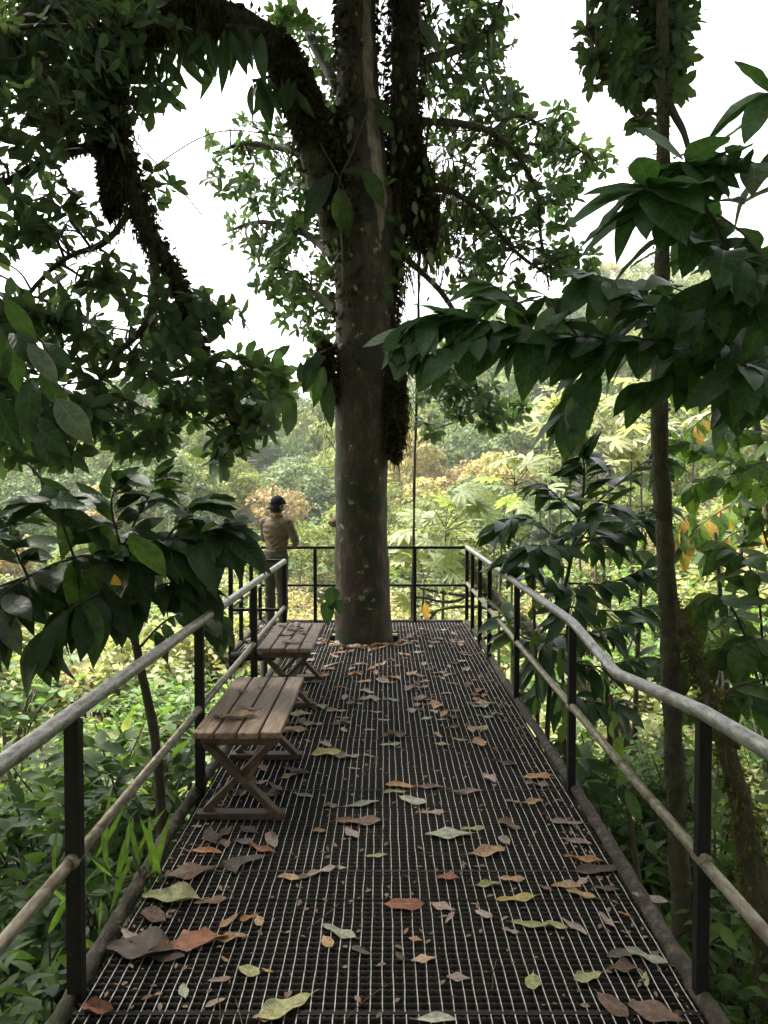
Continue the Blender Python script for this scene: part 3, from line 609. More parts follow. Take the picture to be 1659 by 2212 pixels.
for i, (x, y_, z) in enumerate([(-3.5, 4, 9.3), (3.2, 5, 9.5), (-1.5, 2.0, 9.6), (2.0, 12, 9.8), (-4.5, 10, 9.6), (1.0, 2.5, 9.9), (4.5, 9, 9.4), (-5, 6.5, 9.5), (4.0, 1.5, 9.8), (-4.2, 1.0, 9.3), (.3, 5.0, 9.8), (-2.2, 13.5, 9.9), (-6.5, 12, 10.5)]):     # overhead, above the frame
    z = max(z, 2.15 + .72 * (y_ + (y_ - 8.66) * .3))
    P = spline([(-.05, 8.66, 8.2 + .1 * i), (x * .45, 8.66 + (y_ - 8.66) * .45, 9.0), (x, y_, z), (x * 1.35, y_ + (y_ - 8.66) * .3, z + .1)], 6); r = np.linspace(.13, .012, len(P))
    limb_mesh(P, r, 10, .12, 6).build('limb', M['mossbark'], tree, smooth=True); LIMBS['top%d' % i] = (P, r)

# whorled leaves on twigs
CL = leaf_t(3, w=.46, p=1.35, q=.62, fold=.16, droop=.14)
def whorls(centres, ax, leaf, m=(5, 9)):
    pos, dd, nn, ss = [], [], [], []
    for c, a in zip(centres, ax):
        k = random.randint(*m); ph = rn(0, 6.28); e1 = norm(np.cross(a, [.31, .5, .81])); e2 = np.cross(a, e1)
        for i in range(k):
            f = ph + i * 2.4 + rn(-.3, .3); th = rn(.75, 1.75); rad = e1 * math.cos(f) + e2 * math.sin(f); d = a * math.cos(th) + rad * math.sin(th)
            pos.append(c + a * rn(-.06, .02)); dd.append(d + np.array([0, 0, -.15])); nn.append(a * math.sin(th) - rad * math.cos(th) + np.random.normal(size=3) * .15 + np.array([0, 0, .15])); ss.append(leaf * rn(.65, 1.2))
    return scatter(CL, np.array(pos), frames(np.array(dd), norm(np.array(nn))), np.array(ss))
np.random.seed(5)
def crown(nm, blobs, limbs, mat, leaf=.17, sub=3, m=(5, 9), twmat='twig'):
    """blobs: (u, v, ru, rv, y0, y1, n) fill an ellipse of the view with n whorls between two depths"""
    LP = np.vstack([LIMBS[l][0] for l in limbs]); tw = MB(); C = []; A = []
    for (u, v, ru, rv, y0, y1, n) in blobs:
        mains = []
        for i in range(max(1, n // 6)):
            a = rn(0, 6.28); r = math.sqrt(rn(0, 1)) * .8; mains.append(px(u + ru * r * math.cos(a), v + rv * r * math.sin(a), rn(y0, y1)))
        mains = np.array(mains)
        for q in mains:
            j = np.argmin(np.linalg.norm(LP - q, axis=1)); s0 = LP[j]; mid = (s0 + q) / 2 + np.array([rn(-.12, .12), rn(-.12, .12), rn(-.05, .12)])
            tw.tube(spline([s0, mid, q], 5), np.linspace(.016, .007, 11), 4, cap=False)
        for i in range(n):
            a = rn(0, 6.28); r = math.sqrt(rn(0, 1)); c = px(u + ru * r * math.cos(a), v + rv * r * math.sin(a), rn(y0, y1))
            j = np.argmin(np.linalg.norm(mains - c, axis=1)); s0 = mains[j]; d = c - s0; L = np.linalg.norm(d)
            mid = (s0 + c) / 2 + np.array([rn(-.05, .05), rn(-.05, .05), -.06 * L]); P = spline([s0, mid, c], 3); tw.tube(P, np.linspace(.006, .003, len(P)), 3, cap=False)
            ax = norm(P[-1] - P[-2] + np.random.normal(size=3) * .012 + np.array([0, 0, .02])); C.append(c); A.append(ax)
    tag(tw.build('twigs', M[twmat], tree), kind='stuff'); return foliage('crown', [whorls(C, A, leaf, m)], M[mat], tree, kind='stuff')
# dark hanging foliage on the left
crown('left_top', [(90, 90, 180, 130, 6.2, 7.8, 100), (40, 300, 120, 170, 6.3, 7.5, 66), (230, 60, 160, 70, 6.8, 7.8, 60), (150, 210, 90, 90, 6.6, 7.4, 34), (250, 250, 70, 90, 6.9, 7.4, 22), (60, 480, 110, 60, 6.5, 7.2, 24), (170, 470, 50, 70, 6.8, 7.2, 12), (330, 190, 45, 50, 6.9, 7.4, 8), (350, 400, 30, 55, 7.0, 7.3, 6), (-120, 250, 120, 330, 6.2, 7.4, 80)], ['left', 'left_c', 'left_d', 'left_e'], 'crown', leaf=.185, m=(4, 8))
crown('left_mid', [(60, 680, 80, 60, 6.5, 7.1, 20), (225, 615, 110, 60, 6.7, 7.4, 22), (250, 720, 160, 70, 6.7, 7.5, 36), (420, 690, 110, 55, 6.9, 7.6, 26), (380, 800, 140, 70, 6.9, 7.6, 32), (520, 830, 100, 70, 7.1, 7.7, 22), (150, 850, 130, 80, 6.6, 7.2, 28), (270, 900, 110, 60, 6.8, 7.4, 20), (430, 905, 120, 45, 7.0, 7.5, 18), (500, 965, 55, 50, 7.2, 7.6, 14), (545, 920, 45, 40, 7.3, 7.6, 8), (40, 880, 80, 120, 6.4, 7.0, 28), (90, 960, 100, 50, 6.6, 7.0, 14), (300, 965, 50, 30, 7, 7.3, 6), (570, 800, 40, 30, 7.2, 7.6, 4), (-70, 720, 60, 300, 6.4, 7.0, 36)], ['left', 'left_b', 'left_e'], 'crown', leaf=.205, m=(5, 8))
# lighter foliage behind the trunk
crown('behind', [(560, 300, 110, 50, 10, 11.2, 34), (500, 370, 60, 50, 10.2, 11.2, 18), (620, 400, 110, 80, 9.6, 11, 58), (570, 500, 90, 60, 10, 11.2, 34), (650, 560, 80, 90, 9.6, 10.8, 52), (600, 590, 60, 50, 10, 11, 18), (690, 690, 50, 50, 9.6, 10.5, 18), (640, 690, 34, 28, 9.8, 10.5, 6), (680, 150, 60, 110, 9.6, 11, 42), (610, 30, 60, 45, 10, 11, 12), (690, 800, 26, 55, 9.4, 10, 8)], ['back_a', 'back_b', 'back_c', 'back_d'], 'crown_l', leaf=.17)
crown('right_top', [(960, 90, 120, 110, 9.4, 11, 92), (1060, 70, 55, 75, 9.6, 11, 26), (1000, 210, 110, 70, 9.4, 10.6, 52), (1085, 190, 50, 55, 9.8, 10.6, 14), (1000, 330, 140, 70, 9.4, 10.6, 62), (1130, 300, 90, 60, 9.8, 10.8, 34), (1200, 270, 45, 45, 10, 10.8, 12), (1220, 350, 70, 50, 10, 11, 24), (1300, 350, 30, 40, 10.2, 11, 7), (1080, 430, 130, 70, 9.5, 10.6, 58), (1190, 440, 60, 60, 9.8, 10.8, 22), (1130, 540, 130, 60, 9.6, 10.6, 52), (1000, 520, 110, 80, 9.4, 10.3, 46), (1230, 560, 60, 45, 9.8, 10.6, 18), (1040, 610, 90, 40, 9.6, 10.4, 18)], ['right_a', 'right_b', 'right_c', 'right_d', 'right_mass'], 'crown', leaf=.165)
crown('right_low', [(1000, 860, 90, 40, 9.4, 10, 30), (1060, 900, 60, 35, 9.6, 10.1, 16), (960, 800, 60, 60, 9.3, 9.9, 20), (1120, 880, 34, 20, 9.8, 10.1, 5), (930, 920, 22, 28, 9.4, 9.8, 5)], ['right_e'], 'crown', leaf=.17)
# the crown goes on overhead, above the picture
OV = MB(); C = []; A = []
LPt = np.vstack([LIMBS['top%d' % i][0] for i in range(13)])
for i in range(5200):
    q = LPt[random.randrange(len(LPt))] + np.random.normal(size=3) * np.array([1.6, 1.6, .5]) + np.array([0, 0, .4])
    if (q[2] - CAMZ) < .70 * q[1] + .25: continue
    C.append(q); A.append(norm(np.random.normal(size=3) + np.array([0, 0, .6])))
foliage('crown', [whorls(C, A, .34, (6, 9))], M['crown'], tree, kind='stuff')

# hanging moss, dead fibres and small rosettes on trunk and limbs
MS = np.array([(-.5, 0, 0), (.5, 0, 0), (.42, .35, .1), (-.42, .35, .1), (.2, .7, 0), (-.25, .7, 0), (0, 1, 0)], float)
MST = (MS * np.array([.035, 1, .3]), np.array([(0, 1, 2), (0, 2, 3), (3, 2, 4), (3, 4, 5), (5, 4, 6)]), None)
def moss(P, r, n, L0, L1, bias=None, spread=1.0):
    j = np.random.randint(0, len(P), n); a = np.random.uniform(0, 6.28, n)
    off = np.stack([np.cos(a), np.sin(a), np.random.uniform(-.5, .3, n)], 1) * (np.asarray(r)[j] * spread)[:, None]
    pos = P[j] + off + np.random.normal(size=(n, 3)) * .02
    j2 = np.random.randint(0, 40, n); cl_ = np.random.normal(size=(40, 3)) * .05; pos = pos + cl_[j2]
    d = np.stack([np.random.normal(size=n) * .22 + off[:, 0] * .6, np.random.normal(size=n) * .22 + off[:, 1] * .6, -np.ones(n)], 1)
    return scatter(MST, pos, frames(d, rdirs(n)), np.random.uniform(L0, L1, n) * np.clip(np.random.lognormal(-.25, .55, n), .2, 1.25))
TUFT = leaf_t(1, w=.5, fold=.3, droop=.1)
def fuzz(P, r, n, s0, s1):
    j = np.random.randint(0, len(P), n); d = rdirs(n); pos = P[j] + d * (np.asarray(r)[j] * .97)[:, None] + np.random.normal(size=(n, 3)) * .012
    return scatter(TUFT, pos, frames(norm(d + rdirs(n) * .8 + np.array([0, 0, -.5])), rdirs(n)), np.random.uniform(s0, s1, n))
up = tp[tp[:, 2] > 2.9]; ur = trad[tp[:, 2] > 2.9]
def lefthalf(part_fn): return part_fn
parts = []
lp, lr = LIMBS['left']; h0 = lp[:100]; 
parts += [moss(lp[10:115], lr[10:115] * 1.2 + .02, 3600, .06, .26), fuzz(lp, lr * 1.08, 5200, .03, .10), moss(lp[30:70], lr[30:70] * 1.3 + .03, 900, .10, .38)]
for (a, b_, n, l0, l1) in ((40, 66, 420, .12, .4), (60, 92, 420, .12, .4), (92, 112, 150, .1, .3)): parts.append(moss(lp[a:b_], lr[a:b_] * 1.6, n, l0, l1))
for nm, n in (('left_b', 180), ('left_c', 320), ('left_d', 520), ('left_e', 120), ('right_a', 220), ('right_b', 160), ('back_a', 80), ('back_b', 60)):
    parts.append(moss(LIMBS[nm][0], LIMBS[nm][1] * 1.1, n, .05, .22)); parts.append(fuzz(LIMBS[nm][0], LIMBS[nm][1], n * 2, .02, .06))
rp_, rr_ = LIMBS['right_mass']
parts += [moss(rp_[:60], rr_[:60] * 1.5, 4200, .10, .40), fuzz(rp_, rr_ * 1.25, 4200, .04, .11)]
# curtain of dead leaves and roots right of the trunk
cur = np.array([px(rn(890, 1010), rn(330, 590), rn(8.9, 9.4)) for i in range(240)]); parts.append(moss(cur, np.full(240, .06), 1500, .10, .36))
cur = np.array([px(rn(845, 868), rn(800, 930), rn(8.55, 8.75)) for i in range(90)]); parts.append(moss(cur, np.full(90, .05), 700, .12, .34))
cur = np.array([px(rn(690, 726), rn(760, 960), rn(8.5, 8.8)) for i in range(60)]); parts.append(moss(cur, np.full(60, .03), 260, .10, .28))
for pts, r_, n in (([(246, 250, 7.15), (243, 330, 7.12), (246, 400, 7.1), (240, 455, 7.1)], [.06, .12, .09, .015], 3400), ([(283, 60, 7.3), (250, 130, 7.2), (225, 210, 7.15)], [.08, .16, .1], 2600), ([(856, 790, 8.55), (857, 860, 8.52), (856, 930, 8.52), (853, 985, 8.52)], [.05, .085, .075, .02], 2600), ([(703, 750, 8.55), (706, 800, 8.52), (712, 860, 8.52)], [.05, .09, .03], 1600), ([(880, 300, 8.7), (905, 420, 8.75), (920, 520, 8.8)], [.12, .2, .1], 4200), ([(600, 100, 8), (640, 190, 8.15), (675, 290, 8.3)], [.14, .2, .16], 3600), ([(716, 260, 8.5), (718, 360, 8.46), (726, 470, 8.42)], [.1, .16, .08], 3200), ([(460, 40, 7.55), (360, 45, 7.4), (280, 70, 7.25)], [.12, .16, .14], 3600)):
    Q = spline([px(*p) for p in pts], 6); q_ = np.interp(np.linspace(0, 1, len(Q)), np.linspace(0, 1, len(r_)), r_); parts += [fuzz(Q, q_, n, .03, .09), fuzz(Q, q_ * .8, n // 2, .05, .12), moss(Q, q_, n // 5, .08, .30)]
# moss on the trunk itself leaves the pale strip bare
n = 6500; j = np.random.randint(0, len(up), n); a = np.random.uniform(0, 6.28, n); dirs = np.stack([np.cos(a), np.sin(a), np.zeros(n)], 1)
pos = up[j] + dirs * (ur[j] * 1.0)[:, None] + np.random.normal(size=(n, 3)) * .015 + np.array([0, 0, 1]) * np.random.uniform(-.1, .1, (n, 1))
keep = ~((dirs[:, 0] > .02) & (dirs[:, 1] < 0)) & (np.random.random(n) < np.clip((pos[:, 2] - 2.9) / 2.0, .08, 1))
dn = norm(dirs * .7 + rdirs(n) * .7 + np.array([0, 0, -.9]))
parts.append(scatter(TUFT, pos[keep], frames(dn[keep], rdirs(keep.sum())), np.random.uniform(.03, .12, keep.sum())))
foliage('hanging_moss', parts, M['moss'], tree, kind='stuff')
# thin roots and lianas along the trunk
for (pts, r) in (([(700, 330, 8.35), (722, 440, 8.3), (742, 560, 8.3), (748, 640, 8.28)], .008), ([(590, 90, 8.0), (660, 250, 8.2), (735, 390, 8.2), (742, 440, 8.2)], .010),
                 ([(745, 600, 8.28), (790, 640, 8.28), (828, 620, 8.4)], .006), ([(480, 20, 7.6), (600, 180, 8), (700, 320, 8.3)], .006), ([(300, 380, 7.2), (470, 285, 7.8), (640, 300, 8.4)], .007), ([(130, 130, 6.9), (250, 260, 7.1), (390, 410, 7.3), (440, 470, 7.4)], .007),
                 ([(925, 640, 9.3), (1000, 820, 9.5), (985, 930, 9.6)], .005), ([(962, 860, 9.4), (958, 960, 9.5)], .004)):
    P = spline([px(*p) for p in pts], 8); b = MB(); b.tube(P, r, 5); b.build('liana', M['twig'], tree, smooth=True)

# the straight vine hanging beside the far railing
vine = empty('hanging_vine', px(893, 1345, 9.82)); tag(vine, 'straight brown vine hanging down past the far railing', 'vine')
P = spline([px(925, 272, 8.93), px(912, 420, 9.2), px(905, 600, 9.5), px(902, 780, 9.7), px(897, 960, 9.8), px(893, 1180, 9.82), px(889, 1345, 9.82), px(884, 1700, 9.85)], 10)
b = MB(); b.tube(P, .016, 8, jit=.12); b.build('stem', M['legwood'], vine, smooth=True)
P2 = P + np.stack([.018 * np.cos(np.arange(len(P)) * .5), .018 * np.sin(np.arange(len(P)) * .5), np.zeros(len(P))], 1); b = MB(); b.tube(P2, .006, 5); b.build('runner', M['twig'], vine, smooth=True)

# ------------------------------------------------------------------ plants whose single leaves can be told apart
def leafset(name, mat, n=6, var=3, **kw):
    out = []
    for i in range(var):
        k = dict(kw); k['ph'] = i * 2.1; k['droop'] = kw.get('droop', .2) * (0.5 + .6 * i); k['w'] = kw.get('w', .4) * (0.92 + .08 * i)
        T = leaf_t(n, **k); out.append(mesh_np(name, T[0], T[1], M[mat], smooth=True, uv=T[2]))
    return out
LS_big = leafset('leaf', 'bigleaf', 7, w=.46, fold=.18, droop=.25, wave=.05, tip=.2, q=.75, p=.92)
LS_back = leafset('leaf', 'bigleaf2', 7, w=.42, fold=.15, droop=.2, wave=.05, tip=.3, q=.8, p=.92)
LS_dark = leafset('leaf', 'darkleaf', 7, w=.40, fold=.22, droop=.3, wave=.08, tip=.3)
LS_glo = leafset('leaf', 'glossy', 7, w=.33, fold=.25, droop=.32, wave=.03, tip=.3)
LS_bri = leafset('leaf', 'bright', 6, w=.42, fold=.2, droop=.25, wave=.06, tip=.35)
LS_yel = leafset('leaf', 'yellow', 6, w=.42, fold=.2, droop=.25, wave=.06)
LS_bush = leafset('leaf', 'bush', 6, w=.42, fold=.2, droop=.25, wave=.06, tip=.3)
def put_leaf(root, meshes, p, d, n, s, label=None):
    R = frames(np.array([d]), np.array([n]))[0] * np.array([rn(.85, 1.18), 1, rn(.6, 1.5)]); o = bpy.data.objects.new('leaf', random.choice(meshes)); link(o); setparent(o, root)
    o.matrix_basis = Matrix.Translation(Vector([float(c) for c in p])) @ Matrix([[float(c) * s for c in r] for r in R]).to_4x4()
    if label: o['label'] = label
    return o
def stemP(root, pts, r0, r1, mat='twig', nm='branch', n=7, sm=6):
    P = spline([px(*p) for p in pts], sm); b = MB(); b.tube(P, np.linspace(r0, r1, len(P)), n); b.build(nm, M[mat], root, smooth=True); return P
DENS = 1.0
def leaves_on(root, P, n, L, sets, t0=.1, out=(.8, 1.2), droop=.5, face=.35, up=.8, term=0, jit=.25):
    """alternate leaves along a branch: sideways and forward, hanging by droop; normals lean towards the light"""
    T = norm(np.gradient(P, axis=0)); n = int(n * DENS)
    for i in range(n):
        t = (t0 + (1 - t0) * (i + rn(-.3, .3)) / max(1, n - 1)); t = min(.999, max(0, t)) * (len(P) - 1); k = int(t); k2 = min(k + 1, len(P) - 1); p = P[k] + (P[k2] - P[k]) * (t - k)
        tg = T[k]; side = norm(np.cross(tg, [0, 0, 1.0])) * (1 if i % 2 else -1); a = rn(.7, 1.25)
        d = tg * math.cos(a) + side * math.sin(a) * rn(.5, 1) + np.array([0, 0, -droop * rn(.3, 1.3)]) + np.random.normal(size=3) * jit * .6
        nn = np.array([0, 0, up]) + np.array([0, -face, 0]) + np.random.normal(size=3) * jit
        put_leaf(root, random.choices([s[0] for s in sets], [s[1] for s in sets])[0], p + side * .01, norm(d), norm(nn), rn(*L))
    for i in range(term):
        a = i * 6.28 / term; side = norm(np.cross(T[-1], [0, 0, 1.0])); d = T[-1] * .6 + side * math.cos(a) * .8 + np.array([0, 0, math.sin(a) * .5 - droop]); put_leaf(root, sets[0][0], P[-1], norm(d), norm(np.array([0, -face, up]) + np.random.normal(size=3) * .2), rn(*L))

DENS = 1.15
# --- large leaved shrub arching over the right handrail
A = empty('large_leaved_shrub', (2.75, 3.6, float(gz(2.75, 3.6)))); tag(A, 'dark green shrub with large ribbed leaves arching over the right handrail', 'shrub')
b = MB(); P = spline([(2.75, 3.6, float(gz(2.75, 3.6)) - .2), (2.7, 3.6, -1), (2.6, 3.6, 1.0), (2.35, 3.55, 2.1), (2.1, 3.5, 2.75)], 6); b.tube(P, np.linspace(.06, .03, len(P)), 9); b.build('stem', M['twig'], A, smooth=True)
S = [(LS_big, .86), (LS_back, .14)]
P = stemP(A, [(1900, 700, 3.5), (1680, 590, 3.25), (1580, 555, 3.15), (1490, 500, 3.1), (1430, 445, 3.05), (1405, 405, 3.0)], .014, .006); leaves_on(A, P, 20, (.25, .36), S, .1, droop=.7, face=.5, term=7)
P = stemP(A, [(1580, 555, 3.15), (1520, 440, 3.1), (1490, 380, 3.05), (1480, 350, 3.0)], .008, .005); leaves_on(A, P, 9, (.22, .30), S, .3, droop=.5, face=.5, term=5)
P = stemP(A, [(1900, 560, 3.4), (1700, 400, 3.2), (1620, 350, 3.1), (1560, 340, 3.05)], .010, .005); leaves_on(A, P, 12, (.22, .30), S, .3, droop=.4, face=.4, term=4)
P = stemP(A, [(1850, 480, 3.4), (1720, 280, 3.2), (1660, 200, 3.1)], .010, .005); leaves_on(A, P, 6, (.2, .28), S, .3, droop=.5, face=.4, term=4)
P = stemP(A, [(2000, 800, 3.9), (1700, 752, 3.9), (1450, 738, 3.8), (1250, 728, 3.75), (1120, 712, 3.7), (1000, 685, 3.7), (930, 690, 3.68), (885, 712, 3.66)], .016, .005, sm=9); leaves_on(A, P, 90, (.21, .32), S, .08, droop=.75, face=.5, term=6)
leaves_on(A, P, 30, (.19, .27), S, .25, droop=.1, face=.6, term=0)
for pts, n, L in (([(1330, 733, 3.77), (1270, 790, 3.7), (1240, 850, 3.68), (1225, 890, 3.66)], 13, (.19, .27)), ([(1150, 718, 3.7), (1110, 650, 3.75), (1070, 618, 3.8)], 9, (.18, .27)), ([(1450, 738, 3.8), (1400, 660, 3.7), (1330, 610, 3.7), (1270, 590, 3.7)], 15, (.2, .3)),
                  ([(1560, 745, 3.85), (1500, 690, 3.7), (1440, 640, 3.6)], 12, (.2, .28)), ([(1600, 748, 3.85), (1570, 680, 3.5), (1600, 640, 3.4)], 11, (.22, .3)), ([(1500, 740, 3.82), (1470, 800, 3.8), (1390, 830, 3.8)], 11, (.18, .26)),
                  ([(1680, 750, 3.9), (1640, 780, 3.6), (1600, 790, 3.4)], 8, (.22, .32)), ([(1050, 698, 3.7), (1010, 730, 3.6), (960, 760, 3.55)], 9, (.18, .25)), ([(1250, 728, 3.75), (1200, 670, 3.75), (1180, 640, 3.8)], 8, (.2, .27)), ([(1700, 660, 3.5), (1620, 620, 3.3), (1560, 620, 3.25)], 10, (.22, .3)), ([(1700, 752, 3.9), (1640, 690, 4.1), (1540, 660, 4.2), (1450, 620, 4.2), (1380, 610, 4.2)], 22, (.22, .32)), ([(1700, 752, 3.9), (1600, 720, 4.3), (1480, 700, 4.4), (1350, 690, 4.4), (1230, 690, 4.4)], 26, (.22, .32)), ([(1750, 760, 3.9), (1680, 830, 3.7), (1600, 840, 3.6)], 12, (.22, .32)), ([(1680, 590, 3.25), (1600, 500, 3.5), (1530, 450, 3.6)], 14, (.24, .32))):
    Q = stemP(A, pts, .007, .004); leaves_on(A, Q, n, L, S, .2, droop=.6, face=.5, term=3)

DENS = 2.0
# --- glossy long leaved shrub beyond the right handrail
B = empty('glossy_shrub', (1.75, 6.9, float(gz(1.75, 6.9)))); tag(B, 'dark shrub with long glossy leaves in sprays behind the right railing', 'shrub')
P = spline([(1.55, 6.8, float(gz(1.55, 6.8)) - .2), px(1180, 1700, 6.8), px(1195, 1420, 6.85), px(1235, 1200, 6.9), px(1258, 1080, 6.95), px(1262, 1010, 7.0), px(1258, 985, 7.0)], 7); b = MB(); b.tube(P, np.linspace(.03, .006, len(P)), 8); b.build('stem', M['twig'], B, smooth=True)
S = [(LS_glo, .92), (LS_bush, .08)]
leaves_on(B, P, 26, (.24, .36), S, .55, droop=.25, face=.3, term=5)
for pts, n in (([(1235, 1200, 6.9), (1160, 1130, 6.7), (1110, 1120, 6.6), (1085, 1128, 6.5)], 13), ([(1250, 1120, 6.95), (1330, 1050, 6.9), (1390, 1000, 6.9), (1420, 985, 6.9)], 14), ([(1240, 1180, 6.9), (1330, 1150, 6.8), (1400, 1120, 6.7)], 14), ([(1225, 1260, 6.9), (1310, 1260, 6.7), (1390, 1230, 6.6)], 13),
               ([(1215, 1300, 6.85), (1150, 1240, 6.6), (1115, 1215, 6.5)], 12), ([(1205, 1370, 6.85), (1270, 1370, 6.6), (1340, 1350, 6.5)], 12), ([(1250, 1120, 6.95), (1190, 1060, 7.0), (1160, 1045, 7.1)], 10), ([(1235, 1200, 6.9), (1190, 1180, 6.4), (1150, 1180, 6.2)], 10), ([(1225, 1260, 6.9), (1240, 1290, 6.3), (1230, 1330, 6.1)], 10),
               ([(1240, 1180, 6.9), (1290, 1120, 6.5), (1310, 1090, 6.3)], 12), ([(1205, 1370, 6.85), (1170, 1400, 6.5), (1160, 1440, 6.3)], 8), ([(1250, 1140, 6.9), (1350, 1120, 7.2), (1430, 1090, 7.4)], 10), ([(1215, 1310, 6.9), (1330, 1320, 7.0), (1400, 1310, 7.1)], 10), ([(1200, 1400, 6.85), (1120, 1370, 6.9), (1090, 1330, 7.0)], 8), ([(1200, 1420, 6.85), (1290, 1440, 6.7), (1380, 1420, 6.7)], 11), ([(1190, 1460, 6.8), (1250, 1510, 6.5), (1330, 1520, 6.4)], 10), ([(1190, 1480, 6.8), (1140, 1500, 6.9), (1110, 1490, 7.0)], 7), ([(1245, 1150, 6.9), (1300, 1180, 7.3), (1370, 1190, 7.5)], 9), ([(1230, 1230, 6.9), (1170, 1200, 7.3), (1120, 1180, 7.5)], 9)):
    Q = stemP(B, pts, .010, .004); leaves_on(B, Q, n, (.22, .36), S, .15, droop=.3, face=.25, term=3)

DENS = 1.0
# --- slender tree behind the right railing
SL = empty('slender_tree', (2.05, 5.0, float(gz(2.05, 5)))); tag(SL, 'slender straight mossy tree standing behind the right railing', 'tree')
pts = [px(1520, 2700, 5.0), px(1490, 2250, 5.0), px(1468, 1900, 5.0), px(1450, 1500, 5.0), px(1438, 1200, 5.0), px(1425, 950, 5.0), px(1428, 700, 5.0), px(1433, 450, 5.0), px(1432, 250, 5.0), px(1430, 0, 5.0), px(1424, -350, 5.0)]
P = spline(pts, 14); r = np.interp(np.linspace(0, 1, len(P)), [0, .3, .6, .8, 1], [.075, .062, .056, .042, .034]); limb_mesh(P, r, 14, .16, 9).build('trunk', M['mossbark'], SL, smooth=True); LIMBS['sl'] = (P, r)
Q = spline([px(1434, 205, 5.0), px(1458, 250, 4.98), px(1478, 290, 4.95), px(1492, 340, 4.9)], 6); limb_mesh(Q, np.linspace(.03, .016, len(Q)), 9, .15, 9).build('limb', M['mossbark'], SL, smooth=True)
Q = spline([px(1430, 60, 5.0), px(1400, 10, 5.2), px(1330, 20, 5.5), px(1270, 60, 5.8)], 6); limb_mesh(Q, np.linspace(.02, .006, len(Q)), 7, .15, 9).build('limb', M['mossbark'], SL, smooth=True); LIMBS['sl2'] = (Q, None)
foliage('moss', [moss(P, r * 1.1, 900, .03, .10), fuzz(P, r * 1.03, 6000, .008, .03)], M['moss'], SL, kind='stuff')
main_tree = tree; tree = SL
crown('slender', [(1390, 40, 90, 60, 5.0, 6.2, 60), (1410, 110, 70, 50, 5.0, 5.8, 30), (1390, 170, 40, 40, 5.0, 5.6, 13), (1320, 150, 60, 40, 5.4, 6.2, 20), (1275, 100, 30, 50, 5.6, 6.2, 9), (1465, 60, 25, 80, 5.0, 5.6, 16), (1455, 160, 22, 50, 4.9, 5.4, 9), (1355, -60, 150, 60, 5, 6.2, 50), (1400, 250, 20, 15, 5, 5.3, 2)], ['sl', 'sl2'], 'crown', leaf=.13)
tree = main_tree
for i in range(26):      # big dead and green leaves caught under the crown
    put_leaf(SL, LS_dark, px(rn(1310, 1450), rn(40, 190), rn(5, 5.6)), norm(np.array([rn(-.5, .5), rn(-.4, .4), -1])), norm(np.array([rn(-1, 1), -1, .3])), rn(.14, .26))
put_leaf(SL, LS_yel, px(1350, 105, 5.2), (.15, 0, -1), (.2, -1, .1), .22, 'dry tan leaf')

# --- leaning mossy trunk at the right
LT = empty('leaning_trunk', px(1700, 2400, 4.6)); tag(LT, 'leaning trunk hung with yellow green moss at the right of the deck', 'tree')
P = spline([px(1800, 2900, 4.6), px(1690, 2250, 4.6), px(1640, 1950, 4.6), px(1605, 1760, 4.65), px(1570, 1620, 4.7), px(1530, 1500, 4.8), px(1480, 1360, 5.1), px(1430, 1250, 5.5)], 9); r = np.linspace(.11, .02, len(P)); limb_mesh(P, r, 12, .2, 8).build('trunk', M['mossbark'], LT, smooth=True)
M['ymoss'] = leafmat('yellow_moss', [(0.05, 0.05, 0.015), (0.09, 0.085, 0.02), (0.14, 0.13, 0.03)], transl=.3, rough=.9, spec=.05)
foliage('moss', [moss(P[:60], r[:60] * 1.1, 900, .05, .22), fuzz(P, r * 1.05, 2200, .02, .06)], M['ymoss'], LT, kind='stuff')
Q = stemP(LT, [(1540, 1520, 4.8), (1600, 1480, 4.9), (1700, 1460, 5.0)], .02, .006); leaves_on(LT, Q, 14, (.18, .28), [(LS_bush, 1)], .2, droop=.4)

# --- fallen mossy tree and branches beyond the far right corner
FT = empty('fallen_tree', px(1330, 1640, 11)); tag(FT, 'fallen mossy trunk with bare branches beyond the far corner of the railing', 'tree')
P = spline([px(990, 1195, 12.5), px(1050, 1270, 12), px(1130, 1345, 11.5), px(1230, 1440, 11), px(1330, 1560, 10.6), px(1420, 1720, 10.4)], 8); r = np.linspace(.07, .16, len(P)); limb_mesh(P, r, 10, .2, 6).build('trunk', M['mossbark'], FT, smooth=True)
for pts in ([(1060, 1285, 12), (990, 1285, 11.5), (930, 1275, 11.2), (880, 1262, 11)], [(1100, 1320, 11.8), (1010, 1310, 11.3), (940, 1320, 11), (870, 1350, 10.8)], [(1040, 1262, 12), (980, 1300, 11.5), (900, 1290, 11), (850, 1300, 10.8)], [(1150, 1365, 11.4), (1060, 1375, 11), (980, 1400, 10.8), (900, 1410, 10.6)], [(1010, 1225, 12.3), (960, 1230, 12), (930, 1190, 12), (925, 1150, 12)], [(940, 1320, 11), (920, 1355, 10.9), (905, 1390, 10.8)], [(1200, 1410, 11), (1240, 1330, 11), (1250, 1260, 11)], [(1290, 1510, 10.7), (1350, 1420, 10.8), (1380, 1330, 11)]):
    Q = spline([px(*p) for p in pts], 6); b = MB(); b.tube(Q, np.linspace(.035, .010, len(Q)), 7, jit=.2); b.build('branch', M['mossbark'], FT, smooth=True)
foliage('moss', [moss(P, r * 1.1, 700, .06, .25), fuzz(P, r * 1.05, 1200, .03, .09)], M['ymoss'], FT, kind='stuff')

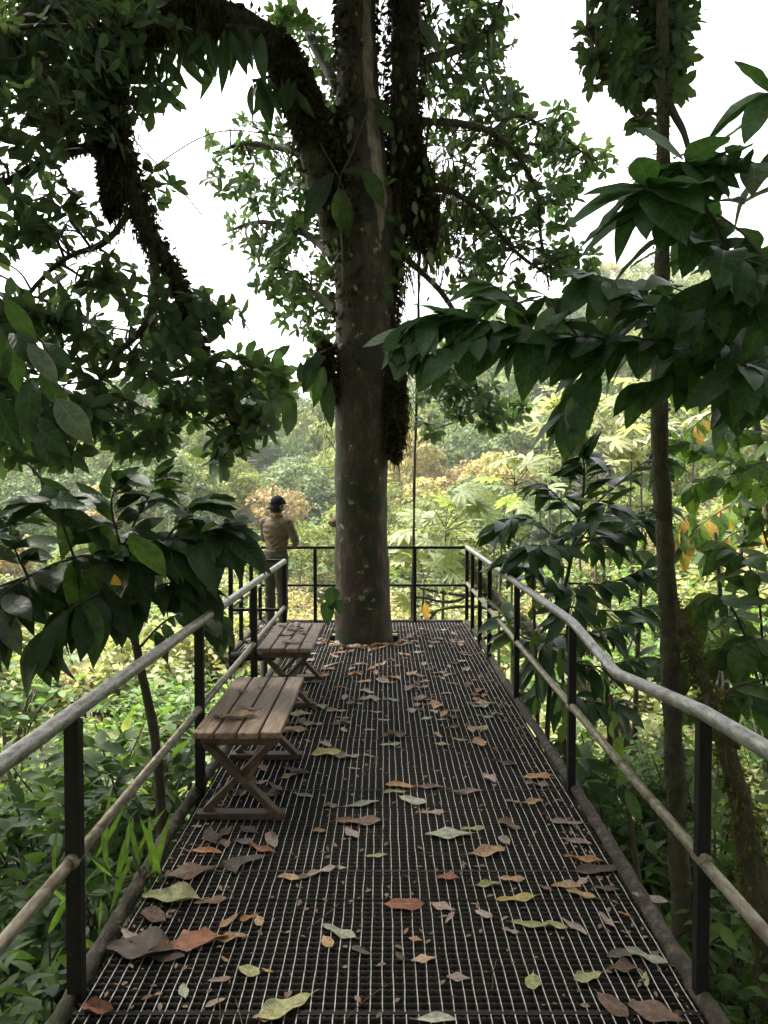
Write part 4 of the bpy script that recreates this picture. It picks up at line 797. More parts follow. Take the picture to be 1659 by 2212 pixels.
# --- pale palmate plants beyond the deck
def palmate(mat, lobes=9, w=.24):
    T = leaf_t(4, w=w, p=1.3, q=.75, fold=.3, droop=.22); V, Fs, U = [], [], []; k = 0
    for i in range(lobes):
        a = (i - (lobes - 1) / 2) * (5.4 / lobes); L = 1 - .22 * abs(i - (lobes - 1) / 2) / (lobes / 2); c, s_ = math.cos(a), math.sin(a); v = T[0] * L
        V.append(np.stack([v[:, 0] * c + v[:, 1] * s_, -v[:, 0] * s_ + v[:, 1] * c, v[:, 2] + .03], 1)); Fs.append(T[1] + k); U.append(T[2]); k += len(v)
    return mesh_np('leaf', np.vstack(V), np.vstack(Fs), M[mat], smooth=True, uv=np.vstack(U))
PM = [palmate('palm', 9, .30), palmate('palm', 11, .26), palmate('palm', 10, .34)]
PMd = [palmate('bush_p', 10, .24), palmate('bush_p', 9, .22)]
def cecropia(label, node, leaves, L, meshes, dy=.5, grp=None, rs_=.02):
    y = node[2]; n0 = px(*node); g0 = float(gz(n0[0], y)); root = empty('palmate_plant', (n0[0], y, g0)); tag(root, label, 'plant', grp)
    P = spline([(n0[0] + .1, y, g0 - .2), (n0[0] - .05, y, (g0 + n0[2]) / 2), n0 - np.array([0, 0, .05])], 6); b = MB(); b.tube(P, np.linspace(rs_ * 2, rs_, len(P)), 8); b.build('stem', M['twig' if rs_ > .03 else 'greentwig'], root, smooth=True)
    for (u, v) in leaves:
        q = px(u, v, y + rn(-dy, dy)); s0 = n0 + np.array([0, 0, rn(-.25, .05)]); b = MB(); b.tube(spline([s0, (s0 + q) / 2 + [0, 0, .02], q], 4), np.linspace(.012, .007, 9) * L / .5, 5); b.build('leaf_stalk', M['greentwig'], root, smooth=True)
        d = norm((q - s0) * np.array([1, 1, .3]) + np.random.normal(size=3) * .1); nn = norm(np.array([0, -.45, 1]) + np.random.normal(size=3) * .28); put_leaf(root, meshes, q, d, nn, L * rn(.8, 1.15))
    return root
cecropia('pale green palmate plant standing tallest beyond the far railing corner', (1112, 1035, 13.5), [(1090, 994), (1138, 1005), (1157, 998), (1056, 1033), (1112, 1008), (1176, 1028), (1075, 1050), (1140, 1050), (1030, 1055), (1185, 1055), (1100, 1070), (1160, 1085)], .36, PM)
cecropia('lime green palmate plant with broad leaves just beyond the far railing', (962, 1135, 12.0), [(925, 1084), (969, 1089), (1000, 1062), (1022, 1092), (1010, 1125), (936, 1120), (905, 1118), (1000, 1153), (960, 1145), (880, 1150), (1045, 1110), (1050, 1140), (925, 1165), (985, 1185), (1030, 1165), (890, 1185), (950, 1195)], .38, PM)
cecropia('low palmate plant seen through the bars of the far railing', (915, 1245, 11.2), [(870, 1215), (900, 1205), (940, 1215), (975, 1235), (860, 1250), (890, 1265), (945, 1260), (880, 1300), (965, 1200)], .30, PM)
cecropia('lime green palmate plant in front of the glossy shrub', (1085, 1120, 12.8), [(1060, 1085), (1095, 1085), (1120, 1100), (1075, 1130), (1110, 1140), (1045, 1105), (1140, 1120), (1080, 1160)], .33, PM)
gcec = 'tan palmate trees up the slope'
for (u, v, y_) in ((1170, 900, 30), (1255, 880, 30), (1215, 935, 28), (1320, 900, 28), (1365, 960, 27), (1290, 970, 26), (1390, 850, 30), (1190, 850, 33), (1500, 900, 27), (1580, 940, 26)):
    cecropia('tan grey palmate tree on the slope above the glossy shrub', (u, v + 18, y_), [(u + rn(-60, 60), v + rn(-38, 34)) for i in range(11)], .80, PMd, 1.0, gcec, .032)
o = put_leaf(cecropia('small palmate plant with one orange dying leaf behind the far railing', (915, 1360, 10.6), [(925, 1325), (905, 1340), (880, 1330)], .20, PM), LS_yel, px(918, 1300, 10.5), (.1, 0, -1), (0, -1, .2), .28, 'orange dying leaf')

DENS = 1.5
# --- large leaved shrub at the left
G = empty('left_leafy_shrub', (-1.95, 5.2, float(gz(-1.95, 5.2)))); G.name = 'broad_leaved_shrub'; tag(G, 'dark broad leaved shrub with one lime green lit leaf left of the deck', 'shrub')
P = spline([px(380, 2600, 5.0), px(352, 1850, 5.0), px(335, 1600, 4.95), px(305, 1450, 4.9), px(288, 1360, 4.8), px(280, 1260, 4.7), px(262, 1190, 4.6)], 8); b = MB(); b.tube(P, np.linspace(.04, .018, len(P)), 9, jit=.1); b.build('stem', M['twig'], G, smooth=True)
S = [(LS_dark, .86), (LS_bri, .05), (LS_back, .06), (LS_bush, .03)]
Q = stemP(G, [(-60, 1290, 4.6), (60, 1245, 4.6), (160, 1205, 4.6), (260, 1195, 4.6), (360, 1165, 4.6), (440, 1150, 4.6), (490, 1140, 4.6)], .014, .005, sm=8); leaves_on(G, Q, 46, (.28, .46), S, 0, droop=.9, face=.6)
leaves_on(G, Q, 22, (.2, .34), S, .3, droop=-.2, face=.3, term=4)
for pts, n, L, dr in (([(60, 1000, 4.4), (120, 1070, 4.4), (190, 1130, 4.5), (262, 1190, 4.6)], 12, (.22, .36), .2), ([(262, 1190, 4.6), (300, 1110, 4.6), (330, 1060, 4.6), (350, 1030, 4.6)], 15, (.18, .28), .1), ([(262, 1190, 4.6), (240, 1090, 4.5), (260, 1040, 4.5)], 12, (.2, .3), .15), ([(280, 1260, 4.7), (200, 1290, 4.4), (130, 1330, 4.3), (90, 1370, 4.3)], 16, (.26, .40), 1.1), ([(285, 1300, 4.7), (330, 1270, 4.6), (390, 1255, 4.6), (430, 1260, 4.6)], 14, (.2, .34), .7),
                      ([(280, 1260, 4.7), (230, 1270, 4.5), (180, 1290, 4.5)], 12, (.28, .42), 1.2), ([(360, 1165, 4.6), (400, 1110, 4.6), (450, 1080, 4.6)], 12, (.18, .28), 0), ([(60, 1245, 4.6), (30, 1180, 4.5), (20, 1120, 4.5)], 12, (.22, .34), .3), ([(440, 1150, 4.6), (460, 1200, 4.6), (450, 1260, 4.6)], 12, (.18, .28), .6), ([(160, 1205, 4.6), (130, 1120, 4.4), (110, 1080, 4.3)], 10, (.22, .36), .4), ([(300, 1400, 4.85), (360, 1340, 4.9), (430, 1320, 5), (470, 1340, 5)], 12, (.16, .28), .6), ([(60, 1245, 4.6), (0, 1290, 4.4), (-30, 1340, 4.3)], 9, (.26, .36), .8)):
    Q2 = stemP(G, pts, .009, .004); leaves_on(G, Q2, n, L, S, .15, droop=dr, face=.5, term=2)
put_leaf(G, LS_bri, px(280, 1155, 4.3), px(372, 1245, 4.15) - px(280, 1155, 4.3), (.35, -.55, .8), .36, 'lime green lit leaf'); put_leaf(G, LS_bri, px(278, 1150, 4.3), px(325, 1225, 4.2) - px(278, 1150, 4.3), (-.3, -.55, .8), .25)
put_leaf(G, LS_yel, px(248, 1240, 4.3), (.1, 0, -1), (.3, -1, .2), .12, 'yellow leaf')
DENS = 1.0
# --- hanging plant with long pale leaves at the far left
H = empty('hanging_epiphyte', px(70, 640, 5.2)); tag(H, 'pale backed long leaves hanging from the left branches', 'plant')
Q = stemP(H, [(-60, 600, 5.2), (40, 680, 5.2), (90, 740, 5.2), (130, 800, 5.2)], .012, .005)
for (u, v, u2, v2, s_, st) in ((20, 720, 100, 770, .34, LS_dark), (60, 740, 150, 860, .36, LS_back), (120, 860, 215, 980, .42, LS_back), (60, 900, 160, 1000, .42, LS_dark), (140, 880, 200, 960, .32, LS_bri), (0, 700, -40, 860, .4, LS_dark), (70, 820, 40, 960, .42, LS_dark), (90, 790, 130, 900, .34, LS_dark), (-20, 830, 30, 990, .5, LS_dark), (30, 720, 20, 880, .4, LS_dark), (10, 640, 70, 740, .36, LS_dark), (90, 740, 170, 790, .28, LS_dark)):
    a = px(u, v, 5.1 + rn(-.15, .15)); put_leaf(H, st, a, norm(px(u2, v2, 5.0 + rn(-.2, .2)) - a), norm(np.array([rn(-.5, .5), -1, .6])), s_)

# --- strap leaved epiphytes on the left limb and climbers on the trunk
LS_strap = leafset('leaf', 'darkleaf', 6, w=.27, fold=.2, droop=.2, wave=.04, tip=.3)
for (lab, cx, cy, cyd, n, L, sp) in (('epiphyte with broad dark leaves hanging under the crest of the mossy limb', 470, 60, 7.5, 30, (.35, .62), 95), ('epiphyte with narrow drooping leaves where the mossy limb meets the trunk', 600, 170, 8.0, 24, (.3, .55), 55), ('epiphyte of dark blades in the crook of the hanging limb', 300, 110, 7.2, 24, (.25, .45), 70), ('epiphyte with big hanging blades at the upper left corner', 110, 60, 6.7, 26, (.35, .65), 110)):
    E = empty('epiphyte', px(cx, cy, cyd)); tag(E, lab, 'plant')
    b = MB(); b.tube(spline([px(cx - sp, cy + 6, cyd), px(cx, cy - 6, cyd), px(cx + sp, cy + 6, cyd)], 5), .02, 6, jit=.3); b.build('rootstock', M['mossbark'], E, smooth=True)
    for i in range(n):
        a = px(cx + rn(-sp, sp), cy + rn(-10, 15), cyd + rn(-.2, .2)); put_leaf(E, LS_strap, a, norm(np.array([rn(-.7, .7), rn(-.5, .3), -1])), norm(np.array([rn(-1.4, 1.4), -1, rn(-.6, .6)])), rn(*L) * rn(.5, 1.1))
K = empty('climbing_plant', px(735, 390, 8.3)); tag(K, 'climber with large oval leaves on the front of the mossy trunk', 'plant')
b = MB(); b.tube(spline([px(742, 620, 8.28), px(738, 520, 8.25), px(732, 400, 8.22), px(760, 330, 8.28), px(800, 225, 8.35)], 8), .009, 6); b.build('stem', M['greentwig'], K, smooth=True)
for (u, v, u2, v2, s_, st) in ((722, 372, 640, 470, .62, LS_dark), (733, 405, 742, 500, .50, LS_bush), (735, 372, 800, 362, .34, LS_dark), (785, 368, 828, 420, .40, LS_bush), (800, 212, 842, 232, .30, LS_bush), (808, 236, 860, 288, .38, LS_bush), (575, 560, 620, 470, .3, LS_dark), (760, 250, 752, 290, .2, LS_back), (835, 400, 850, 388, .16, LS_bri), (826, 465, 848, 475, .2, LS_bush), (825, 490, 838, 515, .22, LS_dark), (842, 540, 862, 556, .22, LS_bush), (820, 612, 850, 640, .24, LS_bush), (828, 600, 866, 606, .2, LS_bush), (905, 45, 948, 90, .34, LS_back), (920, 60, 950, 105, .3, LS_back)):
    yy = 8.2 if u < 800 else 8.42; a = px(u, v, yy); put_leaf(K, st, a, norm(px(u2, v2, yy - .08) - a), norm(np.array([rn(-.3, .3), -1, .5])), s_)
for i in range(90):
    u, v = rn(815, 985), rn(20, 640); a = px(u, v, 8.48 + max(0, u - 900) * .004); put_leaf(K, random.choice([LS_back, LS_bush, LS_bush, LS_dark]), a, norm(np.array([rn(-.5, .5), rn(-.5, .1), -1])), norm(np.array([rn(-.6, .6), -1, .3])), rn(.08, .17))
for i in range(34):
    u, v = rn(700, 770), rn(80, 640); a = px(u, v, 8.26); put_leaf(K, random.choice([LS_back, LS_dark, LS_dark]), a, norm(np.array([rn(-.5, .5), rn(-.5, .1), -1])), norm(np.array([rn(-.6, .6), -1, .3])), rn(.06, .13))
# single big leaves hanging in the sky gap left of the trunk
KK = empty('hanging_creeper', px(640, 770, 8.2)); tag(KK, 'creeper with perforated oval leaves hanging against the sky left of the trunk', 'plant')
b = MB(); b.tube(spline([px(735, 740, 8.4), px(680, 770, 8.3), px(640, 800, 8.2), px(560, 760, 8.0)], 8), .006, 5); b.build('stem', M['twig'], KK, smooth=True)
for (u, v, u2, v2, s_) in ((628, 745, 578, 782, .30), (590, 800, 530, 880, .48), (625, 810, 585, 890, .52), (640, 865, 610, 930, .42), (690, 760, 650, 850, .5), (700, 790, 680, 880, .48), (715, 820, 690, 930, .5), (705, 770, 640, 800, .36), (575, 770, 548, 830, .34), (650, 780, 648, 850, .3)):
    a = px(u, v, 8.2 + rn(-.1, .1)); put_leaf(KK, LS_dark if u > 600 else LS_bush, a, norm(px(u2, v2, 8.15) - a), norm(np.array([rn(-.4, .4), -1, .4])), s_)

# --- arum at the foot of the trunk
AR = empty('arum_plant', deckpt(735, 1372)); tag(AR, 'small arum with heart shaped leaves at the foot of the trunk', 'plant')
hv = leaf_t(8, w=.72, p=.62, q=.7, fold=.12, droop=.2); hm = [mesh_np('leaf', hv[0], hv[1], M['darkleaf'], smooth=True, uv=hv[2])]
for (u, v, u2, v2, s_) in ((706, 1300, 709, 1348, .26), (718, 1268, 716, 1312, .24), (728, 1295, 738, 1330, .16)):
    a = px(u, v, 8.22); b = MB(); f0 = deckpt(735, 1375); b.tube(spline([f0 + [0, 0, -.02], (f0 + a) / 2 + [.03, 0, .04], a], 5), .006, 6); b.build('leaf_stalk', M['greentwig'], AR, smooth=True); put_leaf(AR, hm, a, norm(px(u2, v2, 8.16) - a), (.25, -1, .45), s_)

DENS = 1.35
# --- bright leaved tree and shrubs at the right
R1 = empty('bright_leaved_tree', (5.2, 9.2, float(gz(5.2, 9.2)))); tag(R1, 'thin branched tree with bright lime leaves right of the slender trunk', 'tree')
b = MB(); b.tube(spline([(5.2, 9.2, float(gz(5.2, 9.2)) - .3), (5.1, 9.2, -1), (5.0, 9.1, 1.0), (5.1, 9.0, 3.0), (5.0, 9, 5.0)], 5), np.linspace(.10, .04, 21), 9, jit=.1); b.build('trunk', M['mossbark'], R1, smooth=True)
S = [(LS_bri, .8), (LS_bush, .2)]
for pts, n in (([(1690, 1020, 9), (1620, 1010, 8.8), (1560, 985, 8.6), (1500, 960, 8.5), (1460, 950, 8.4)], 34), ([(1690, 1040, 9), (1610, 1055, 8.7), (1540, 1030, 8.5), (1490, 1060, 8.4)], 26), ([(1690, 960, 9), (1620, 930, 8.8), (1560, 940, 8.6)], 20), ([(1690, 1000, 9), (1640, 1000, 8.5), (1590, 1030, 8.3)], 18), ([(1700, 880, 9), (1640, 850, 8.9), (1580, 860, 8.8)], 18), ([(1680, 860, 9), (1600, 830, 9.2), (1520, 850, 9.4)], 18)):
    Q = stemP(R1, pts, .014, .005); leaves_on(R1, Q, n, (.22, .38), S if pts[0][1] > 900 else [(LS_bush, .6), (LS_yel, .15), (LS_bri, .25)], .05, droop=.3, face=.4, term=3)
R2 = empty('mid_green_shrub', (3.3, 5.9, float(gz(3.3, 5.9)))); tag(R2, 'mid green broad leaved shrub right of the slender trunk above the bent handrail', 'shrub')
b = MB(); b.tube(spline([(3.3, 5.9, float(gz(3.3, 5.9)) - .2), (3.2, 5.9, -1.5), (3.0, 5.8, .2)], 5), np.linspace(.04, .02, 11), 8); b.build('stem', M['twig'], R2, smooth=True)
S = [(LS_bush, .75), (LS_big, .2), (LS_bri, .05)]
for pts, n in (([(1640, 1480, 5.8), (1600, 1350, 5.7), (1560, 1290, 5.6), (1520, 1300, 5.5), (1490, 1340, 5.5)], 26), ([(1650, 1480, 5.8), (1640, 1300, 5.7), (1610, 1210, 5.6), (1560, 1180, 5.6)], 24), ([(1650, 1500, 5.8), (1580, 1430, 5.6), (1510, 1420, 5.5), (1460, 1440, 5.4)], 24), ([(1680, 1400, 5.8), (1640, 1380, 5.5), (1590, 1400, 5.3)], 20), ([(1680, 1250, 5.8), (1650, 1150, 5.7), (1640, 1100, 5.7)], 14), ([(1660, 1500, 5.7), (1600, 1500, 5.5), (1540, 1520, 5.3)], 18)):
    Q = stemP(R2, pts, .012, .004); leaves_on(R2, Q, n, (.18, .32), S, .1, droop=.5, face=.45, term=3)
R3 = empty('yellow_leaved_tree', (7.4, 13.5, float(gz(7.4, 13.5)))); tag(R3, 'tree with sparse yellowing hanging leaves deep behind the slender trunk', 'tree')
b = MB(); b.tube(spline([(7.4, 13.5, float(gz(7.4, 13.5)) - .2), (7.2, 13.5, 0), (6.6, 13.2, 3.0), (6.0, 13, 5.0)], 5), np.linspace(.13, .05, 16), 9, jit=.1); b.build('trunk', M['mossbark'], R3, smooth=True)
for pts, n in (([(1640, 850, 13), (1560, 880, 12.5), (1500, 920, 12), (1470, 980, 12)], 24), ([(1650, 1050, 13), (1580, 1090, 12.5), (1520, 1130, 12), (1480, 1180, 12)], 26), ([(1660, 1150, 13), (1590, 1150, 12.5), (1530, 1200, 12)], 20), ([(1590, 760, 13), (1520, 800, 12.5), (1460, 830, 12)], 20), ([(1500, 1100, 12.3), (1470, 1130, 12), (1462, 1170, 12)], 12), ([(1650, 800, 13), (1600, 760, 12.5), (1540, 770, 12.3)], 18)):
    Q = stemP(R3, pts, .02, .006); leaves_on(R3, Q, n, (.28, .46), [(LS_bush, .6), (LS_yel, .22), (LS_bri, .18)], .1, droop=1.0, face=.4, term=3)

DENS = 1.0
# --- shrubs right and left of the deck, seen past the railing
LEAF4 = leaf_t(4, w=.42, fold=.2, droop=.25, tip=.3, wave=.05)
nears = [('leafy shrub with mixed mid green leaves below the railing', shrub('deckside_shrub', M['bush'], 2.9, 1.0, 15, 26, .19, 21, LEAF4)),
         ('dark leafy shrub pressed against the side of the deck', shrub('deckside_shrub', M['bush_d'], 3.0, .9, 18, 26, .25, 22, LEAF4)),
         ('low bright leaved shrub on the slope beside the deck', shrub('deckside_shrub', M['bush_l'], 2.0, 1.0, 13, 24, .17, 23, LEAF4))]
nf = [True] * 3
for (x, y_, k, s_) in ((-2.0, 2.9, 1, .92), (-2.7, 3.6, 0, .95), (-2.0, 4.4, 0, .86), (-2.4, 5.4, 1, .80), (-3.6, 4.6, 1, .85), (-3.2, 6.4, 0, .72), (-2.2, 7.0, 0, .72), (-4.6, 6.2, 2, .9), (-4.2, 8.2, 0, .75), (-2.9, 2.5, 2, .9), (-5.5, 8.4, 2, .95), (-3.0, 9.0, 2, .8), (-1.9, 3.5, 2, 1.0), (-3.4, 3.3, 1, .8), (-6.2, 10.2, 0, .8), (-2.6, 10.4, 2, .8),
                       (2.1, 3.2, 1, .78), (2.9, 4.1, 0, .80), (1.9, 4.6, 2, .95), (2.5, 5.6, 0, .85), (1.75, 5.9, 1, .82), (3.6, 5.2, 2, 1.0), (2.3, 7.4, 0, .85), (1.8, 8.4, 2, .9), (3.5, 7.4, 2, 1.0), (4.4, 6.4, 0, .9), (2.6, 9.6, 0, .8), (4.6, 8.6, 2, 1.0), (2.4, 2.4, 1, .80), (3.2, 2.9, 1, .9), (1.75, 7.4, 1, .95), (2.2, 6.6, 1, 1.0), (2.9, 6.4, 0, 1.0), (2.0, 8.9, 1, .85), (3.3, 8.3, 0, 1.0), (2.5, 4.9, 0, .82), (3.9, 4.4, 0, 1.0), (4.6, 5.4, 2, 1.4), (-1.75, 5.2, 1, .82), (-1.9, 6.2, 0, .80), (-2.9, 4.2, 0, .90), (-2.4, 3.1, 1, .98), (-1.8, 2.3, 1, .95), (-3.3, 5.4, 2, 1.05), (-2.6, 7.8, 0, .72), (-2.4, 7.2, 1, 1.0), (-3.1, 7.6, 0, 1.0), (-2.9, 6.3, 1, .92), (5.6, 10.4, 0, 1.0), (3.6, 11.2, 2, 1.0)):
    lab, root = nears[k]; loc = (x, y_, float(gz(x, y_)))
    if nf[k]: nf[k] = False; r = root; r.location = loc; r.scale = (s_, s_, s_)
    else: r = dup(root, loc, rn(0, 6.28), s_)
    side = 'left' if x < 0 else 'right'
    tag(r, lab.replace('the deck', f'the {side} of the deck').replace('below the railing', f'below the {side} railing').replace('side of the left of', 'left side of').replace('side of the right of', 'right side of'), 'shrub', f'{side} deckside shrubs {k}')
# thin stems standing among the right shrubs
for i, (pts, r0) in enumerate((([(1150, 1240, 6.3), (1160, 1500, 6.3), (1165, 1800, 6.3), (1170, 2300, 6.3)], .02), ([(1318, 1500, 4.4), (1350, 1700, 4.4), (1385, 1950, 4.4), (1410, 2300, 4.4)], .017), ([(1215, 1400, 5.4), (1218, 1560, 5.4), (1225, 1760, 5.4), (1240, 2200, 5.4)], .016), ([(1395, 1150, 9), (1380, 1350, 9), (1370, 1600, 9)], .03), ([(1545, 1150, 9.5), (1560, 1350, 9.5), (1580, 1700, 9.5)], .04), ([(1100, 1320, 8.6), (1110, 1420, 8.6), (1120, 1700, 8.6)], .02), ([(1290, 1330, 7.6), (1310, 1480, 7.6), (1330, 1800, 7.6)], .03), ([(1620, 1060, 10.5), (1600, 1200, 10.5), (1560, 1420, 10.5), (1540, 1600, 10.5)], .035))):
    T_ = empty('thin_sapling', px(*pts[-1])); tag(T_, 'thin bare sapling stem among the shrubs behind the right railing', 'sapling', 'thin sapling stems on the right')
    P = spline([px(*p) for p in pts], 7); b = MB(); b.tube(P[::-1], np.linspace(r0 * 1.3, r0 * .6, len(P)), 8, jit=.12); b.build('stem', M['mossbark'], T_, smooth=True)
    Q = P[:8]; leaves_on(T_, Q, 8, (.12, .22), [(LS_bush, .8), (LS_bri, .2)], 0, droop=.4)
# palm fronds beside the left edge
PFm = leafset('leaflet', 'bright', 4, w=.11, fold=.3, droop=.3)
PF = empty('palm_seedling', (-1.75, 3.3, float(gz(-1.75, 3.3)))); tag(PF, 'small palm with upright bright leaflets beside the left deck edge', 'plant')
for (u0, v0, u1, v1, y_) in ((330, 2000, 170, 1830, 3.3), (330, 2000, 280, 1830, 3.25), (330, 2010, 60, 1900, 3.3)):
    P = spline([(-1.75, 3.35, -2.6), px(u0, v0, y_), px((u0 + u1) / 2, (v0 + v1) / 2 - 20, y_), px(u1, v1, y_)], 7); b = MB(); b.tube(P, np.linspace(.012, .004, len(P)), 6); b.build('frond_stalk', M['greentwig'], PF, smooth=True)
    for i in range(9):
        q = P[8 + int(i * (len(P) - 9) / 9)]; put_leaf(PF, PFm, q, norm(np.array([rn(-.5, .7), rn(-.5, .5), 1.0 if i % 2 else -.7])), norm(np.array([rn(-1, 1), -1, .3])), rn(.12, .34)).name = 'leaflet'

# ------------------------------------------------------------------ fallen leaves: every one a thing of its own
LC = {'brown': [(0.09, 0.055, 0.038), (0.15, 0.095, 0.065)], 'pinkish grey': [(0.20, 0.145, 0.125), (0.30, 0.225, 0.195)], 'tan': [(0.28, 0.18, 0.10), (0.38, 0.26, 0.16)], 'yellow': [(0.30, 0.23, 0.07), (0.34, 0.28, 0.11)],
      'orange': [(0.28, 0.13, 0.05), (0.32, 0.18, 0.08)], 'grey green': [(0.22, 0.23, 0.165), (0.30, 0.30, 0.235)], 'olive': [(0.20, 0.20, 0.085), (0.28, 0.27, 0.14)], 'dark brown': [(0.05, 0.038, 0.032), (0.09, 0.07, 0.06)], 'reddish brown': [(0.17, 0.07, 0.04), (0.24, 0.11, 0.07)]}
LCM = {k: leafmat('fallen_' + k.replace(' ', '_') + '_leaf', v, transl=.08, rough=.6, vein=.3, blotch=.45, nscale=9, tcol=1.1) for k, v in LC.items()}
def litter_mesh(seed, torn=False):
    """curled dead leaf: fine rows, rolled edges, twisted; lowest point at z = 0"""
    r = random.Random(seed); n = 11; wv = r.uniform(.40, .60); V = []; Fq = []; U = []
    curl = r.uniform(.2, .95); bend = r.uniform(-.2, .3); tw = r.uniform(-.28, .28); asym = r.uniform(-.3, .3); wav = r.uniform(.015, .05); p = r.uniform(.85, 1.25); ph = r.uniform(0, 6)
    cols = (-1, -.5, 0, .5, 1)
    for i in range(n + 1):
        t = i / n; h = wv / 2 * max(.015, math.sin(math.pi * min(.995, t) ** p)) ** .8
        if torn: h *= 1 + .35 * math.sin(t * 23 + ph) * (t > .2)
        if i == 0: h = .012
        for s in cols:
            hh = h * (1 + asym * s * .3); a = s * curl * (1 + .3 * math.sin(3 * t + ph)); rr = hh / max(.25, curl) if curl > .3 else hh
            x = rr * math.sin(a) if curl > .3 else hh * s; z = rr * (1 - math.cos(a)) if curl > .3 else 0
            z += wav * math.sin(t * 11 + s * 2 + ph) * abs(s); th = tw * (t - .5); x, z = x * math.cos(th) - z * math.sin(th), x * math.sin(th) + z * math.cos(th)
            V.append((x, t - .5, z + bend * (t - .5) ** 2)); U.append((t, s))
    for i in range(n):
        for j in range(4): a = i * 5 + j; Fq.append((a, a + 1, a + 6, a + 5))
    k = len(V); y0 = -.5; z0 = V[2][2]      # stalk
    V += [(-.007, y0 + .02, z0), (.007, y0 + .02, z0), (.005 + .02 * tw, y0 - .16, z0 + .03), (-.005 + .02 * tw, y0 - .16, z0 + .03)]; U += [(.02, 0)] * 4; Fq.append((k, k + 1, k + 2, k + 3))
    V = np.array(V); V[:, 2] -= V[:, 2].min(); return V, np.array(Fq), np.array(U)
LM = {}
def litter(kind, var, torn=False):
    key = (kind, var, torn)
    if key not in LM: V, Fq, U = litter_mesh(var * 7 + (100 if torn else 0), torn); LM[key] = mesh_np('fallen_leaf', V, Fq, LCM[kind], smooth=True, uv=U)
    return LM[key]
def drop(p, L, ang, kind, where='deck', lab=None, torn=False, var=None, grp=True, z=.0045):
    var = random.randrange(9) if var is None else var
    o = obj('fallen_leaf', litter(kind, var, torn)); o.location = (float(p[0]), float(p[1]), float(p[2]) + z); o.rotation_euler = (rn(-.04, .04), rn(-.04, .04), math.radians(ang)); o.scale = (L * rn(.85, 1.15), L, L * rn(.7, 1.15))
    form = ('cupped', 'flat', 'twisted')[var % 3]
    if where == 'deck': lab = lab or f'{kind} {form} fallen leaf lying on the deck grating'; g_ = f'{kind} {form} leaves on the grating'
    else: lab = lab or f'{kind} leaf lying on {where}'; g_ = f'{kind} leaves on {where}'
    if where == 'bench': g_ = 'pale leaves on the bench closer to the trunk'
    tag(o, lab, 'leaf', g_ if grp else None); return o
BR, PK, TN, YE, OR, GG, OL, DK, RD = 'brown', 'pinkish grey', 'tan', 'yellow', 'orange', 'grey green', 'olive', 'dark brown', 'reddish brown'
# (x, y in the enlarged lower right quarter, length in its pixels, angle, colour)
for (x, y_, l, a, k) in ((35, 80, 60, 80, GG), (160, 70, 60, 100, PK), (430, 95, 90, 95, TN), (480, 140, 60, 70, GG), (255, 165, 50, 80, PK), (235, 230, 60, 20, TN), (250, 270, 60, 80, TN), (330, 250, 60, 60, TN), (415, 262, 105, 5, OR), (300, 200, 60, 95, BR), (50, 235, 90, 80, BR), (30, 272, 80, 95, GG), (525, 352, 105, 60, DK), (450, 418, 90, 30, PK), (660, 410, 110, 95, OR), (665, 445, 100, 80, PK), (65, 450, 110, 75, OR), (40, 480, 85, 90, OL), (190, 455, 110, 85, BR), (125, 515, 120, 60, GG), (210, 565, 90, 100, PK), (360, 475, 110, 95, PK), (330, 480, 70, 60, BR), (640, 520, 85, 95, TN), (560, 518, 60, 70, PK), (540, 620, 110, 50, BR), (520, 690, 70, 20, PK), (280, 662, 170, 88, GG), (385, 636, 90, 95, OL), (440, 740, 145, 95, TN), (790, 610, 120, 80, PK), (830, 690, 110, 60, PK), (870, 770, 150, 75, OR), (930, 812, 190, 100, DK), (275, 850, 90, 90, RD), (440, 880, 105, 95, OL), (555, 855, 100, 90, TN), (850, 870, 80, 140, PK), (790, 885, 110, 80, TN), (855, 920, 120, 65, TN), (570, 940, 150, 100, YE), (960, 895, 100, 85, BR), (85, 965, 150, 95, RD), (250, 975, 90, 60, PK), (285, 1020, 80, 150, PK), (430, 1005, 75, 60, PK), (960, 1030, 95, 20, PK), (820, 1060, 120, 30, PK), (740, 1060, 90, 70, OL), (630, 1050, 130, 70, OL), (550, 1080, 70, 60, PK), (1140, 1195, 160, 55, GG), (1030, 1180, 130, 100, DK), (1030, 1245, 110, 90, BR), (645, 1300, 105, 170, OL), (880, 1280, 120, 110, OL), (1130, 1290, 80, 160, OL), (320, 1282, 85, 85, PK), (170, 1202, 90, 100, TN), (985, 1400, 150, 30, BR), (1170, 1435, 190, 70, BR), (225, 1462, 140, 90, GG), (135, 1115, 50, 80, OR), (700, 895, 50, 40, BR), (70, 1190, 60, 30, DK), (1040, 1005, 50, 60, OR)):
    u, v = 829.5 + x / 2, 1474.5 + y_ / 2; p = deckpt(u, v); L = l / 2 * p[1] / F
    if abs(p[0]) > 1.02: p[0] = math.copysign(1.0, p[0])
    drop(p, min(.30, L * 1.22), a + rn(-8, 8) + (180 if random.random() < .5 else 0), k)
